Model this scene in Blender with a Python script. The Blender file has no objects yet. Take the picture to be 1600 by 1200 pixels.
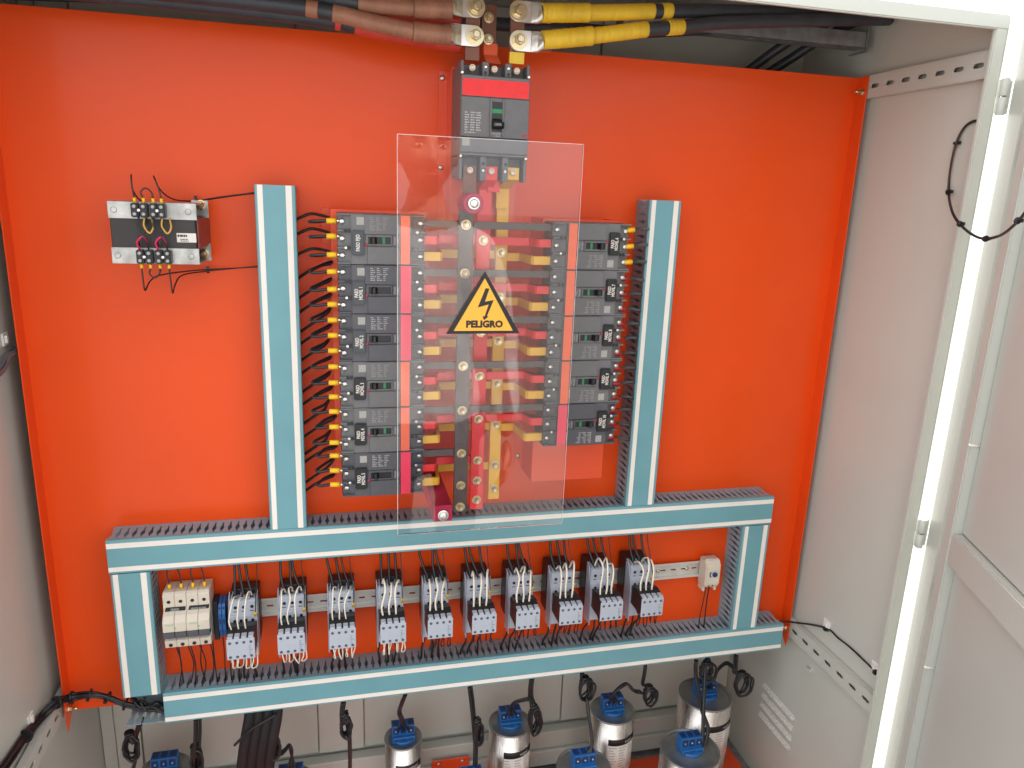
import bpy, bmesh, math, random
from mathutils import Vector, Matrix
R = math.radians
random.seed(7)
sc = bpy.context.scene
COL = sc.collection

# ------------------------------------------------------------------ camera
# world: x right along the mounting plate, z up, plate front at y = 0, camera at negative y.  metres
CAM = Vector((-0.08341, -1.27380, 0.07335))
YAW, PITCH, ROLL, FPX = 0.245666, -0.247730, 0.0378476, 1152.8
def cam_axes():
    cy, sy, cp, sp = math.cos(YAW), math.sin(YAW), math.cos(PITCH), math.sin(PITCH)
    f = Vector((sy*cp, cy*cp, sp)); r = Vector((cy, -sy, 0)); u = r.cross(f)
    c, s = math.cos(ROLL), math.sin(ROLL)
    return r*c + u*s, u*c - r*s, f
CR, CU, CF = cam_axes()
cd = bpy.data.cameras.new("camera"); cam = bpy.data.objects.new("camera", cd); COL.objects.link(cam)
m = Matrix((( CR.x, CU.x, -CF.x, CAM.x), (CR.y, CU.y, -CF.y, CAM.y), (CR.z, CU.z, -CF.z, CAM.z), (0, 0, 0, 1)))
cam.matrix_world = m
cd.sensor_width = 36; cd.lens = FPX/1600*36; cd.clip_start = 0.01; cd.clip_end = 2000
sc.camera = cam

# ------------------------------------------------------------------ light
SUN_EL, SUN_AZ = R(47), R(22)      # azimuth clockwise from +y: behind the cabinet, so its inside lies in open shade
w = bpy.data.worlds.new("World"); sc.world = w; w.use_nodes = True
nt = w.node_tree; bg = nt.nodes["Background"]
sky = nt.nodes.new("ShaderNodeTexSky"); sky.sky_type = 'NISHITA'; sky.sun_disc = False
sky.sun_elevation = SUN_EL; sky.sun_rotation = SUN_AZ
sky.dust_density = 6.0; sky.air_density = 1.0
haze = nt.nodes.new("ShaderNodeMixRGB"); haze.inputs[0].default_value = .75; haze.inputs[2].default_value = (7.0, 7.1, 7.2, 1)   # thin bright overcast over the blue
nt.links.new(sky.outputs[0], haze.inputs[1]); nt.links.new(haze.outputs[0], bg.inputs[0]); bg.inputs[1].default_value = 0.12
sd = bpy.data.lights.new("sun", 'SUN'); sd.energy = 4.0; sd.angle = R(0.6); sd.color = (1, .95, .88)
sun = bpy.data.objects.new("sun", sd); COL.objects.link(sun)
to_sun = Vector((math.sin(SUN_AZ)*math.cos(SUN_EL), math.cos(SUN_AZ)*math.cos(SUN_EL), math.sin(SUN_EL)))
sun.rotation_euler = to_sun.to_track_quat('Z', 'Y').to_euler(); sun.location = (-2, -6, 3)
sc.view_settings.view_transform = 'Standard'; sc.view_settings.look = 'None'
sc.view_settings.exposure = 1.5; sc.view_settings.gamma = 1

# ------------------------------------------------------------------ helpers
def ray(px, py): return CF + CR*((px-800)/FPX) + CU*((600-py)/FPX)
def at(px, py, d):                      # the point of the plane d metres in front of the plate seen at a place of the photo
    v = ray(px, py); t = (-d-CAM.y)/v.y; p = CAM + v*t; return Vector((p.x, d, p.z))
def atx(px, py, x):
    v = ray(px, py); t = (x-CAM.x)/v.x; p = CAM + v*t; return Vector((x, -p.y, p.z))
def W(p): return Vector((p[0], -p[1], p[2]))

class M:                                # collects shapes in (x, d, z): d is the distance in front of the plate
    def __init__(s): s.v = []; s.f = []; s.sm = []
    def add(s, vs, fs, smooth=False):
        b = len(s.v); s.v += [W(p) for p in vs]; s.f += [[b+i for i in f] for f in fs]; s.sm += [smooth]*len(fs)
    def box(s, x0, x1, d0, d1, z0, z1):
        s.add([(x, d, z) for x in (x0, x1) for d in (d0, d1) for z in (z0, z1)],
              [(0,1,3,2),(4,6,7,5),(0,4,5,1),(2,3,7,6),(0,2,6,4),(1,5,7,3)]); return s
    def prism(s, poly, ax, a, b):       # ax 'x': poly in (d,z); 'd': poly in (x,z); 'z': poly in (x,d)
        n = len(poly)
        def p(q, t): return {'x': (t, q[0], q[1]), 'd': (q[0], t, q[1]), 'z': (q[0], q[1], t)}[ax]
        s.add([p(q, a) for q in poly] + [p(q, b) for q in poly],
              [tuple(range(n)), tuple(range(2*n-1, n-1, -1))] + [(i, (i+1) % n, n+(i+1) % n, n+i) for i in range(n)]); return s
    def ring(s, p0, p1, r0, r1, n=12, caps=True, smooth=True):
        p0, p1 = Vector(p0), Vector(p1); a = (p1-p0).normalized()
        u = a.orthogonal().normalized(); w_ = a.cross(u)
        vs = [p0 + (u*math.cos(2*math.pi*i/n) + w_*math.sin(2*math.pi*i/n))*r0 for i in range(n)] + \
             [p1 + (u*math.cos(2*math.pi*i/n) + w_*math.sin(2*math.pi*i/n))*r1 for i in range(n)]
        s.add(vs, [(i, (i+1) % n, n+(i+1) % n, n+i) for i in range(n)], smooth)
        if caps:
            s.add(vs, [tuple(range(n))[::-1], tuple(range(n, 2*n))])
        return s
    def cyl(s, p0, p1, r, n=12, r2=None): return s.ring(p0, p1, r, r if r2 is None else r2, n)
    def lathe(s, c, prof, n=24, ax='z', smooth=True):   # prof: list of (r, h)
        k = len(prof); vs = []
        for r, h in prof:
            for i in range(n):
                a = 2*math.pi*i/n
                if ax == 'z': vs.append((c[0]+r*math.cos(a), c[1]+r*math.sin(a), c[2]+h))
                elif ax == 'd': vs.append((c[0]+r*math.cos(a), c[1]+h, c[2]+r*math.sin(a)))
                else: vs.append((c[0]+h, c[1]+r*math.cos(a), c[2]+r*math.sin(a)))
        fs = [(j*n+i, j*n+(i+1) % n, (j+1)*n+(i+1) % n, (j+1)*n+i) for j in range(k-1) for i in range(n)]
        s.add(vs, fs, smooth); s.add(vs, [tuple(range(n)), tuple(range((k-1)*n, k*n))]); return s
    def tube(s, path, r, n=7, sub=5, closed=False, rads=None):
        P = [Vector(p) for p in path]
        if sub > 1 and len(P) > 2:
            Q = []; rr = []
            for i in range(len(P)-1):
                a, b, c, e = P[max(i-1, 0)], P[i], P[i+1], P[min(i+2, len(P)-1)]
                for k in range(sub):
                    t = k/sub
                    Q.append(0.5*((2*b) + (c-a)*t + (2*a-5*b+4*c-e)*t*t + (3*b-a-3*c+e)*t**3))
                    if rads: rr.append(rads[i]*(1-t)+rads[i+1]*t)
            Q.append(P[-1]); P = Q
            if rads: rads = rr + [rads[-1]]
        u = None; vs = []
        for i, p in enumerate(P):
            t = (P[min(i+1, len(P)-1)] - P[max(i-1, 0)])
            if t.length < 1e-9: t = Vector((0, 0, 1))
            t.normalize()
            if u is None: u = t.orthogonal().normalized()
            else:
                u = u - t*u.dot(t); u = u.normalized() if u.length > 1e-6 else t.orthogonal().normalized()
            w_ = t.cross(u); q = rads[i] if rads else r
            vs += [p + (u*math.cos(2*math.pi*k/n) + w_*math.sin(2*math.pi*k/n))*q for k in range(n)]
        s.add(vs, [(i*n+k, i*n+(k+1) % n, (i+1)*n+(k+1) % n, (i+1)*n+k) for i in range(len(P)-1) for k in range(n)], True)
        s.add(vs, [tuple(range(n)), tuple(range(len(vs)-n, len(vs)))]); return s
    def slots(s, ax, u0, u1, v0, v1, t0, t1, cents, sl, sw):
        # flat strip in the (u,v) plane, thickness t0..t1, with stadium slots (length sl along u, width sw) at cents
        vm = (v0+v1)/2; edges = [u0] + [(cents[i]+cents[i+1])/2 for i in range(len(cents)-1)] + [u1]
        def p(u, v, t): return {'x': (t, u, v), 'd': (u, t, v), 'z': (u, v, t)}[ax]
        for c, a, b in zip(cents, edges[:-1], edges[1:]):
            cor = [math.atan2(y-vm, x-c) for x, y in ((a, v0), (b, v0), (b, v1), (a, v1))]
            ang = sorted([2*math.pi*i/20-math.pi for i in range(20)] + cor); inn = []; out = []
            for an in ang:
                ca, sa = math.cos(an), math.sin(an)
                k = min([((b-c) if ca > 0 else (a-c))/ca if abs(ca) > 1e-9 else 9e9, ((v1-vm) if sa > 0 else (v0-vm))/sa if abs(sa) > 1e-9 else 9e9])
                out.append((c+ca*k, vm+sa*k))
                h = sl/2-sw/2; r = sw/2
                # stadium: ray hit
                if abs(sa) > 1e-9 and abs(ca/sa*r) <= h: inn.append((c+ca/abs(sa)*r, vm+math.copysign(r, sa)))
                else:
                    g = math.copysign(h, ca); B = ca*g; D = B*B-(g*g-r*r); q = B+math.sqrt(max(D, 0)); inn.append((c+ca*q, vm+sa*q))
            n = len(ang)
            vs = [p(*q, t0) for q in out]+[p(*q, t0) for q in inn]+[p(*q, t1) for q in out]+[p(*q, t1) for q in inn]
            fs = []
            for i in range(n):
                j = (i+1) % n
                fs += [(i, j, n+j, n+i), (2*n+i, 3*n+i, 3*n+j, 2*n+j), (n+i, n+j, 3*n+j, 3*n+i)]
            s.add(vs, fs)
        s.add([p(u0, v0, t0), p(u1, v0, t0), p(u1, v1, t0), p(u0, v1, t0), p(u0, v0, t1), p(u1, v0, t1), p(u1, v1, t1), p(u0, v1, t1)],
              [(0, 1, 5, 4), (1, 2, 6, 5), (2, 3, 7, 6), (3, 0, 4, 7)])
        return s
    def mesh(s, name, mat, bevel=0, seg=1):
        me = bpy.data.meshes.new(name)
        me.from_pydata([tuple(v) for v in s.v], [], s.f)
        bm = bmesh.new(); bm.from_mesh(me)
        for f, q in zip(bm.faces, s.sm): f.smooth = q
        bmesh.ops.remove_doubles(bm, verts=bm.verts, dist=1e-6)
        bmesh.ops.recalc_face_normals(bm, faces=bm.faces)
        if bevel:
            es = [e for e in bm.edges if len(e.link_faces) == 2 and e.calc_face_angle(0) > R(35)]
            bmesh.ops.bevel(bm, geom=es, offset=bevel, segments=seg, affect='EDGES', clamp_overlap=True)
        bm.to_mesh(me); bm.free(); me.materials.append(mat); me.update(); return me

CACHE = {}
def cached(key, fn):
    if key not in CACHE: CACHE[key] = fn()
    return CACHE[key]
def part(name, me, parent=None, loc=(0, 0, 0), rot=(0, 0, 0), label=None):
    o = bpy.data.objects.new(name, me); COL.objects.link(o)
    o.location = W(loc); o.rotation_euler = rot
    if parent: o.parent = parent
    if label: o["label"] = label
    return o
def tag(o, label, cat, group=None):
    o["label"] = label; o["category"] = cat
    if group: o["group"] = group
    return o
def thing(name, label, cat, loc=(0, 0, 0), rot=(0, 0, 0), group=None):
    o = bpy.data.objects.new(name, None); COL.objects.link(o); o.empty_display_size = .02
    o.location = W(loc); o.rotation_euler = rot
    return tag(o, label, cat, group)
def struct(name, me, kind='structure'):
    o = part(name, me); o["kind"] = kind; return o

def mk(name, col, rough=.5, metal=0.0, coat=0.0, spec=.5, var=.06, scale=40, bump=0.0, bscale=300, stretch=(1, 1, 1)):
    mt = bpy.data.materials.new(name); mt.use_nodes = True; t = mt.node_tree; b = t.nodes["Principled BSDF"]
    tc = t.nodes.new("ShaderNodeTexCoord"); mp = t.nodes.new("ShaderNodeMapping"); mp.inputs['Scale'].default_value = stretch
    t.links.new(tc.outputs['Object'], mp.inputs[0])
    no = t.nodes.new("ShaderNodeTexNoise"); no.inputs['Scale'].default_value = scale; no.inputs['Detail'].default_value = 5
    t.links.new(mp.outputs[0], no.inputs[0])
    cr = t.nodes.new("ShaderNodeValToRGB")
    cr.color_ramp.elements[0].position = .3; cr.color_ramp.elements[1].position = .7
    cr.color_ramp.elements[0].color = (*[c*(1-var) for c in col], 1); cr.color_ramp.elements[1].color = (*[min(1, c*(1+var)) for c in col], 1)
    t.links.new(no.outputs[0], cr.inputs[0]); t.links.new(cr.outputs[0], b.inputs['Base Color'])
    mr = t.nodes.new("ShaderNodeMapRange"); mr.inputs[3].default_value = max(.02, rough*.85); mr.inputs[4].default_value = min(1, rough*1.15)
    t.links.new(no.outputs[0], mr.inputs[0]); t.links.new(mr.outputs[0], b.inputs['Roughness'])
    b.inputs['Metallic'].default_value = metal; b.inputs['Coat Weight'].default_value = coat; b.inputs['Coat Roughness'].default_value = .08
    b.inputs['Specular IOR Level'].default_value = spec
    if bump:
        n2 = t.nodes.new("ShaderNodeTexNoise"); n2.inputs['Scale'].default_value = bscale; n2.inputs['Detail'].default_value = 3
        t.links.new(mp.outputs[0], n2.inputs[0])
        bp = t.nodes.new("ShaderNodeBump"); bp.inputs['Strength'].default_value = bump; bp.inputs['Distance'].default_value = .001
        t.links.new(n2.outputs[0], bp.inputs['Height']); t.links.new(bp.outputs[0], b.inputs['Normal'])
    return mt

ORANGE = mk("orange_enamel", (.82, .078, .008), .30, coat=.08, spec=.28, var=.03, scale=6, bump=.12, bscale=500)
ORANGE2 = mk("orange_bracket_enamel", (.80, .075, .014), .3, coat=.2, var=.03, scale=9, bump=.1, bscale=500)
BEIGE = mk("beige_enamel", (.55, .56, .495), .34, var=.025, scale=5, bump=.10, bscale=420)
DOORP = mk("door_enamel", (.54, .555, .50), .34, var=.025, scale=5, bump=.10, bscale=420)
TEAL = mk("teal_cover_plastic", (.152, .348, .388), .38, var=.05, scale=14)
SLATE = mk("slate_duct_plastic", (.25, .345, .39), .42, var=.06, scale=30)
WTAPE = mk("white_tape", (.86, .79, .71), .5, var=.03, scale=25)
DGREY = mk("dark_grey_plastic", (.080, .080, .090), .42, var=.08, scale=60, bump=.2, bscale=1500)
MGREY = mk("mid_grey_plastic", (.138, .136, .138), .42, var=.06, scale=60, bump=.2, bscale=1500)
BLACK = mk("black_plastic", (.012, .012, .014), .38, var=.15, scale=50)
WIREB = mk("black_wire_pvc", (.016, .015, .016), .33, var=.2, scale=60)
RUBBER = mk("black_cable_rubber", (.036, .041, .050), .42, var=.2, scale=40)
YEL = mk("yellow_sleeve", (.85, .50, .01), .45, var=.05, scale=80)
YTAPE = mk("yellow_tape", (.80, .52, .03), .42, var=.10, scale=60, bump=.5, bscale=220, stretch=(1, .3, .3))
BTAPE = mk("brown_tape", (.33, .145, .085), .42, var=.14, scale=60, bump=.5, bscale=220, stretch=(1, .3, .3))
RTAPE = mk("red_tape", (.62, .055, .035), .45, var=.08, scale=60)
OTAPE = mk("orange_sticker", (.90, .145, .055), .5, var=.04, scale=50)
PTAPE = mk("pink_sticker", (.86, .035, .095), .5, var=.04, scale=50)
REDT = mk("bright_red_tape", (.85, .012, .014), .4, var=.06, scale=70)
BROWNB = mk("brown_busbar_sleeve", (.105, .076, .066), .38, var=.06, scale=40)
REDB = mk("red_busbar_sleeve", (.90, .028, .028), .32, var=.05, scale=40)
YELB = mk("yellow_busbar_sleeve", (.90, .50, .04), .36, var=.05, scale=40)
COPB = mk("dull_brown_busbar", (.20, .085, .055), .45, metal=.35, var=.1, scale=60)
MAG = mk("magenta_insulator", (.62, .02, .085), .38, var=.06, scale=60)
ZINC = mk("zinc_metal", (.62, .61, .58), .3, metal=1, var=.1, scale=120)
GALV = mk("galvanised_steel", (.46, .455, .43), .42, metal=.6, var=.34, scale=45)
TINNED = mk("tinned_lug", (.78, .75, .71), .3, metal=1, var=.06, scale=70)
BRASS = mk("yellow_zinc_bolt", (.74, .64, .42), .3, metal=1, var=.12, scale=150)
COPPER = mk("pale_ring", (.82, .66, .54), .35, metal=.3, var=.08, scale=150)
WHITEP = mk("white_plastic", (.80, .77, .72), .4, var=.03, scale=60)
CREAM = mk("cream_plastic", (.66, .58, .47), .4, var=.04, scale=50)
LGREY = mk("light_grey_plastic", (.42, .45, .51), .4, var=.04, scale=60)
LGREY2 = mk("pale_grey_plastic", (.38, .39, .46), .42, var=.05, scale=60)
BLUE = mk("blue_plastic", (.018, .125, .36), .38, var=.08, scale=60)
NAVY = mk("navy_plastic", (.012, .035, .13), .38, var=.08, scale=60)
PINKC = mk("pink_wire", (.62, .02, .09), .35, var=.06, scale=60)
GOLDW = mk("mustard_wire", (.62, .33, .05), .35, var=.06, scale=60)
LEADW = mk("white_lead_sleeve", (.84, .74, .60), .45, var=.04, scale=60)
ALU = mk("brushed_aluminium", (.72, .66, .61), .27, metal=1, var=.05, scale=40, bump=.25, bscale=250, stretch=(6, 6, .12))  # warm tint puts some reflected orange into the metal's base colour
ALUTOP = mk("dull_aluminium", (.40, .40, .38), .42, metal=.8, var=.08, scale=50)
PRINTW = mk("white_print", (.46, .45, .43), .6, var=.05)
PRINTB = mk("black_print", (.012, .012, .012), .6, var=.05)
PRINTG = mk("green_print", (.16, .50, .20), .6, var=.05)
GREEN = mk("green_flag", (.02, .26, .09), .5, var=.05)
REDBTN = mk("red_button", (.52, .012, .03), .4, var=.05)
LABELW = mk("paper_label", (.72, .66, .60), .6, var=.03)
STEELD = mk("dark_tray_steel", (.34, .34, .34), .45, metal=.7, var=.2, scale=60)
LAM = mk("dark_lamination", (.030, .025, .024), .5, var=.12, scale=60)
SIGNY = mk("sign_yellow", (.86, .42, .035), .5, var=.03)
SKIN = None

FONTC = {}
def text(name, s, size, mat, parent, o, ang=0, d=0, align='CENTER', bold=0.0, squeeze=1.0, sp=1.0):
    cu = bpy.data.curves.new("lettering", 'FONT'); cu.body = s; cu.size = size; cu.align_x = align; cu.align_y = 'CENTER'
    cu.offset = bold; cu.space_line = sp; cu.resolution_u = 2
    ob = bpy.data.objects.new("lettering", cu); me = bpy.data.meshes.new_from_object(ob)
    bpy.data.objects.remove(ob); bpy.data.curves.remove(cu)
    ca, sa = math.cos(ang), math.sin(ang)
    for v in me.vertices:
        x, y = v.co.x*squeeze, v.co.y
        v.co = (x*ca-y*sa, 0, x*sa+y*ca)
    me.materials.clear(); me.materials.append(mat)
    return part(name, me, parent, (o[0], d, o[1]))
def bars(key, mat, x0, x1, z0, z1, rows, d, seed, vert=False, cols=1):
    def f():
        rn = random.Random(seed); q = M(); h = (z1-z0)/rows
        for i in range(rows):
            for c in range(cols):
                a = x0+(x1-x0)*c/cols; L = (x1-x0)/cols*rn.uniform(.35, .9)
                p = a
                while p < a+L:
                    e = min(p+rn.uniform(.0012, .004), a+L)
                    q.box(p, e, d, d+.0002, z0+h*(i+.22), z0+h*(i+.72)); p = e+.0007
        return q.mesh("print", mat)
    return cached(key, f)
def rect_mesh(key, mat, x0, x1, d0, d1, z0, z1, bevel=0, seg=1):
    return cached((key, mat.name, x0, x1, d0, d1, z0, z1), lambda: M().box(x0, x1, d0, d1, z0, z1).mesh(str(key), mat, bevel, seg))
def bolt_mesh(kind):
    def f():
        q = M()
        if kind == 'hex':       # washer, hexagonal nut and thread end
            q.lathe((0, 0, 0), [(.0080, 0), (.0080, .0012), (.0074, .0016)], 20, 'd', False)
            q.lathe((0, .0016, 0), [(.0058, 0), (.0062, .0008), (.0062, .0046), (.0050, .0060)], 6, 'd', False)
            q.lathe((0, .0078, 0), [(.0036, 0), (.0036, .003), (.003, .0036)], 10, 'd')
            return q.mesh("bolt", BRASS)
        if kind == 'bighex':
            q.lathe((0, 0, 0), [(.0135, 0), (.0135, .0022)], 24, 'd', False)
            q.lathe((0, .0022, 0), [(.010, 0), (.010, .002)], 24, 'd', False)
            q.lathe((0, .0042, 0), [(.0082, 0), (.0082, .006), (.007, .0075)], 6, 'd', False)
            q.lathe((0, .0117, 0), [(.005, 0), (.005, .005), (.0042, .006)], 12, 'd')
            return q.mesh("bolt", BRASS)
        if kind == 'pan':
            q.lathe((0, 0, 0), [(.0045, 0), (.0045, .0012), (.0036, .0026), (.0016, .0032)], 16, 'd')
            q.box(-.0022, .0022, .0031, .0034, -.0004, .0004); q.box(-.0004, .0004, .0031, .0034, -.0022, .0022)
            return q.mesh("screw", ZINC)
        if kind == 'allen':
            q.lathe((0, 0, 0), [(.0052, 0), (.0052, .001), (.0046, .0045), (.0032, .0046), (.0026, .0015), (.0001, .0015)], 18, 'd')
            return q.mesh("terminal_screw", COPPER)
        if kind == 'term':
            q.lathe((0, 0, 0), [(.0042, 0), (.0042, .002), (.003, .0034), (.001, .0036)], 14, 'd')
            q.box(-.0033, .0033, .0035, .0038, -.0005, .0005)
            return q.mesh("terminal_screw", ZINC)
        if kind == 'small':
            q.lathe((0, 0, 0), [(.0026, 0), (.0026, .0008), (.0014, .0014)], 12, 'd')
            return q.mesh("screw", TINNED)
        if kind == 'hole':
            q.lathe((0, 0, 0), [(.0027, 0), (.0027, .0003)], 14, 'd', False)
            return q.mesh("screw_hole", BLACK)
        if kind == 'stand':
            q.lathe((0, 0, 0), [(.0088, 0), (.0088, .0012), (.0078, .0016)], 24, 'd', False)
            q.lathe((0, .0016, 0), [(.0066, 0), (.0062, .0022), (.004, .0036), (.001, .004)], 20, 'd')
            q.box(-.0034, .0034, .0052, .0060, -.0006, .0006); q.box(-.0006, .0006, .0052, .0060, -.0034, .0034)
            return q.mesh("screw", TINNED)
    return cached(('bolt', kind), f)

# ------------------------------------------------------------------ ground
def ground_mat():
    mt = mk("weathered_concrete", (.25, .245, .235), .8, var=.12, scale=2.5, bump=.3, bscale=60); return mt
struct("ground", M().box(-60, 60, -60, 60, -1.50, -1.42).mesh("ground", ground_mat()))

# ------------------------------------------------------------------ cabinet
X0, X1 = -.572, .8895; YB = -.20; FZ = -1.262; FD = .30
cab = thing("electrical_cabinet", "beige steel control cabinet standing open round the orange plate", "cabinet", (.16, 0, -1.42))
CO = Vector((.16, 0, -1.42))
def cpart(name, q, mat, bevel=0, label=None, parent=None, seg=1):
    me = q.mesh(name, mat, bevel, seg); return part(name, me, parent or cab, -CO if parent is None else (0, 0, 0), label=label)
cpart("side_wall", M().box(X0-.002, X0, YB-.0085, FD-.001, FZ-.02, .34), BEIGE)
rw = cpart("side_wall", M().box(X1, X1+.002, YB-.0085, FD-.001, FZ-.02, .34), BEIGE)
cpart("roof", M().prism([(FD, .355), (.02, .418), (YB-.012, .418), (YB-.012, .42), (.02, .4205), (FD, .357)], 'x', X0-.002, X1+.002), BEIGE)
cpart("gable", M().prism([(FD-.001, .3401), (YB-.0086, .3401), (YB-.0086, .417), (.02, .417), (FD-.001, .3545)], 'x', X1, X1+.002), BEIGE)
cpart("gable", M().prism([(FD-.001, .3401), (YB-.0086, .3401), (YB-.0086, .417), (.02, .417), (FD-.001, .3545)], 'x', X0-.002, X0), BEIGE)
cpart("floor", M().box(X0, X1, YB, FD-.001, FZ-.003, FZ), STEELD)
# back: separate sheets with a folded joint between them
bx = [X0, -.545, -.495, -.133, -.032, .44, .80, X1]
for i in range(len(bx)-1):
    dd_ = 0 if i % 2 == 0 else .004
    cpart("back_panel", M().box(bx[i]+.0012, bx[i+1]-.0012, YB-.002+dd_, YB+dd_, -1.166, .417), BEIGE, .0008)
cpart("light_seal_sheet", M().box(X0-.002, X1+.002, YB-.011, YB-.0088, FZ-.02, .4178), BEIGE)  # added behind the panels to keep sky light from leaking through their seams
cpart("back_rail", M().box(X0, X1, YB+.001, YB+.03, -1.256, -1.172).box(X0, X1, YB+.0305, YB+.042, -1.256, -1.214), BEIGE, .002)
# front frame with rolled lip
IN0, IN1 = X0+.0215, .868
def lip(pts, z0, z1):
    q = M(); q.prism(pts, 'z', z0, z1); return q
cpart("front_frame", lip([(IN1, FD), (X1, FD), (X1, FD-.004), (IN1+.004, FD-.004), (IN1+.004, FD-.0075), (IN1, FD-.0075)], FZ-.02, .3545), BEIGE, .0018, seg=2)
cpart("front_frame", lip([(IN0, FD), (X0, FD), (X0, FD-.004), (IN0-.004, FD-.004), (IN0-.004, FD-.0075), (IN0, FD-.0075)], FZ-.02, .3545), BEIGE, .0018, seg=2)
cpart("front_frame", M().prism([(FD+.001, .337), (FD+.001, .3575), (FD-.003, .3575), (FD-.003, .341), (FD-.0075, .341), (FD-.0075, .337)], 'x', X0, X1), BEIGE, .0018, seg=2)
cpart("plinth", M().box(X0, X1, YB, FD-.005, -1.42, FZ-.022), STEELD, .002)
# slotted rails on the side walls, run front to back
SL = [-.105+.0375*i for i in range(11)]
def rail(x, z, sgn):
    q = M(); SLc = [c for c in SL if True]
    q.slots('x', -.13, .286, z-.018, z+.018, x, x+sgn*.0018, SLc, .021, .0075)
    q.box(x, x+sgn*.0115, -.13, .286, z+.0182, z+.020); q.box(x, x+sgn*.0115, -.13, .286, z-.020, z-.0182)
    return q
for z in (.292, -.818):
    cpart("mounting_rail", rail(.8765, z, 1), BEIGE); cpart("mounting_rail", rail(-.5555, z, -1), BEIGE)
# louvred vent pressed into the right wall
lv = M()
for i in range(4):
    zc = -1.02-.026*i
    for j in range(1):
        a, b = -.05, .072
        lv.prism([(X1-.0005, zc-.004), (X1-.0005, zc+.008), (X1-.006, zc-.003)], 'd', a, b)
vent = cpart("vent_louvre", lv, mk("dusty_louvre", (.66, .62, .56), .5, var=.3, scale=300), .0004)
# door swung open: built in its own frame, s along the leaf from the hinge, t towards the inside
hp = at(1509, 600, FD+.012)
door = part("door", M().box(0, .74, -.0025, 0, -1.26, .352).mesh("door", DOORP, .0008), cab, (0, 0, 0))
ang = R(180+90-22.5)
door.matrix_local = Matrix.Translation(W((hp.x-CO.x, hp.y, -CO.z))) @ Matrix.Rotation(ang, 4, 'Z')
# in the door frame +x runs along the leaf, local d is minus local y, so the inside face looks along -d
def dpart(name, q, mat=DOORP, bevel=0): return part(name, q.mesh(name, mat, bevel, 2 if bevel else 1), door)
dpart("door_hem", M().box(0, .046, .0004, .014, -1.2595, .3515), DOORP, .0012)
dpart("inner_frame_tube", M().box(.072, .098, .0004, .022, -1.2, .30), DOORP, .002)
dpart("inner_frame_tube", M().box(.60, .632, .0004, .030, -1.2, .30), DOORP, .002)
dpart("inner_frame_tube", M().box(.0985, .5995, .0004, .020, -.470, -.418), DOORP, .002)
dpart("inner_panel", M().box(.100, .598, .0004, .007, -.416, .29), DOORP, .001)
dpart("inner_panel", M().box(.100, .598, .0004, .007, -1.19, -.472), DOORP, .001)
for z in (-.27, -.66, -.98):
    dpart("retaining_clip", M().cyl((.0995, .0075, z), (.0995, .0235, z), .0022, 8), WHITEP)
for z in (.245, -.462):
    hg = M().cyl((X1+.006, FD+.006, z-.026), (X1+.006, FD+.006, z-.001), .0062, 14).cyl((X1+.006, FD+.006, z+.001), (X1+.006, FD+.006, z+.026), .0062, 14)
    hg.box(X1-.001, X1+.004, FD+.0015, FD+.004, z-.024, z+.024); hg.box(X1+.006, X1+.02, FD+.003, FD+.006, z-.024, z+.024)
    cpart("hinge", hg, DOORP, .0006)

# ------------------------------------------------------------------ orange mounting plate
PX0, PX1, PZ0, PZ1 = -.5466, .8733, -.8393, .3107
plate = thing("mounting_plate", "large glossy orange steel mounting plate with folded side flanges", "mounting plate", (.163, 0, PZ0))
PO = Vector((.163, 0, PZ0))
part("plate_sheet", M().box(PX0, PX1, -.002, 0, PZ0, PZ1).mesh("plate_sheet", ORANGE), plate, -PO)
for x, s in ((PX0, 1), (PX1, -1)):
    q = M().prism([(-.002, PZ1), (.030, PZ1), (.030, PZ0-.004), (.026, PZ0-.024), (.008, PZ0-.004), (-.002, PZ0-.004)], 'x', x-s*.002, x)
    part("side_flange", q.mesh("side_flange", ORANGE, .0006), plate, -PO)
    for z in (.284, -.824):
        b = M().lathe((x, .017, z), [(.0075, 0), (.0075, s*.0016)], 16, 'x', False).lathe((x+s*.0016, .017, z), [(.0055, 0), (.0055, s*.005)], 6, 'x', False)
        b.lathe((x+s*.0066, .017, z), [(.003, 0), (.003, s*.008)], 10, 'x')
        part("fixing_bolt", b.mesh("fixing_bolt", BRASS), plate, -PO)
def bracket(label, x0, x1, z0, z1, dpt, screws):
    t = thing("support_bracket", label, "bracket", (x0, 0, z0), group="folded orange brackets on the plate")
    o = Vector((x0, 0, z0)); h = .0016
    q = M().prism([(x0-.016, .0004), (x0-.016, h+.0004), (x0-h, h+.0004), (x0-h, dpt), (x1+h, dpt), (x1+h, h+.0004), (x1+.016, h+.0004), (x1+.016, .0004), (x1, .0004), (x1, dpt-h), (x0, dpt-h), (x0, .0004)], 'z', z0, z1)
    part("bracket_sheet", q.mesh("bracket_sheet", ORANGE2, .0005), t, -o)
    for x, z in screws: part("screw", bolt_mesh('pan'), t, Vector((x, h+.0004, z))-o)
bracket("tall orange folded bracket behind the main breaker", .110, .214, .025, .268, .046, [(.100, .256), (.099, .117)])
bracket("orange folded bracket behind the left stack of breakers", -.080, .066, -.412, .046, .071, [(-.088, -.1), (.074, -.3)])
bracket("orange folded bracket jutting below the right stack of breakers", .262, .394, -.424, .042, .071, [(.252, -.398), (.402, -.39)])

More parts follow.
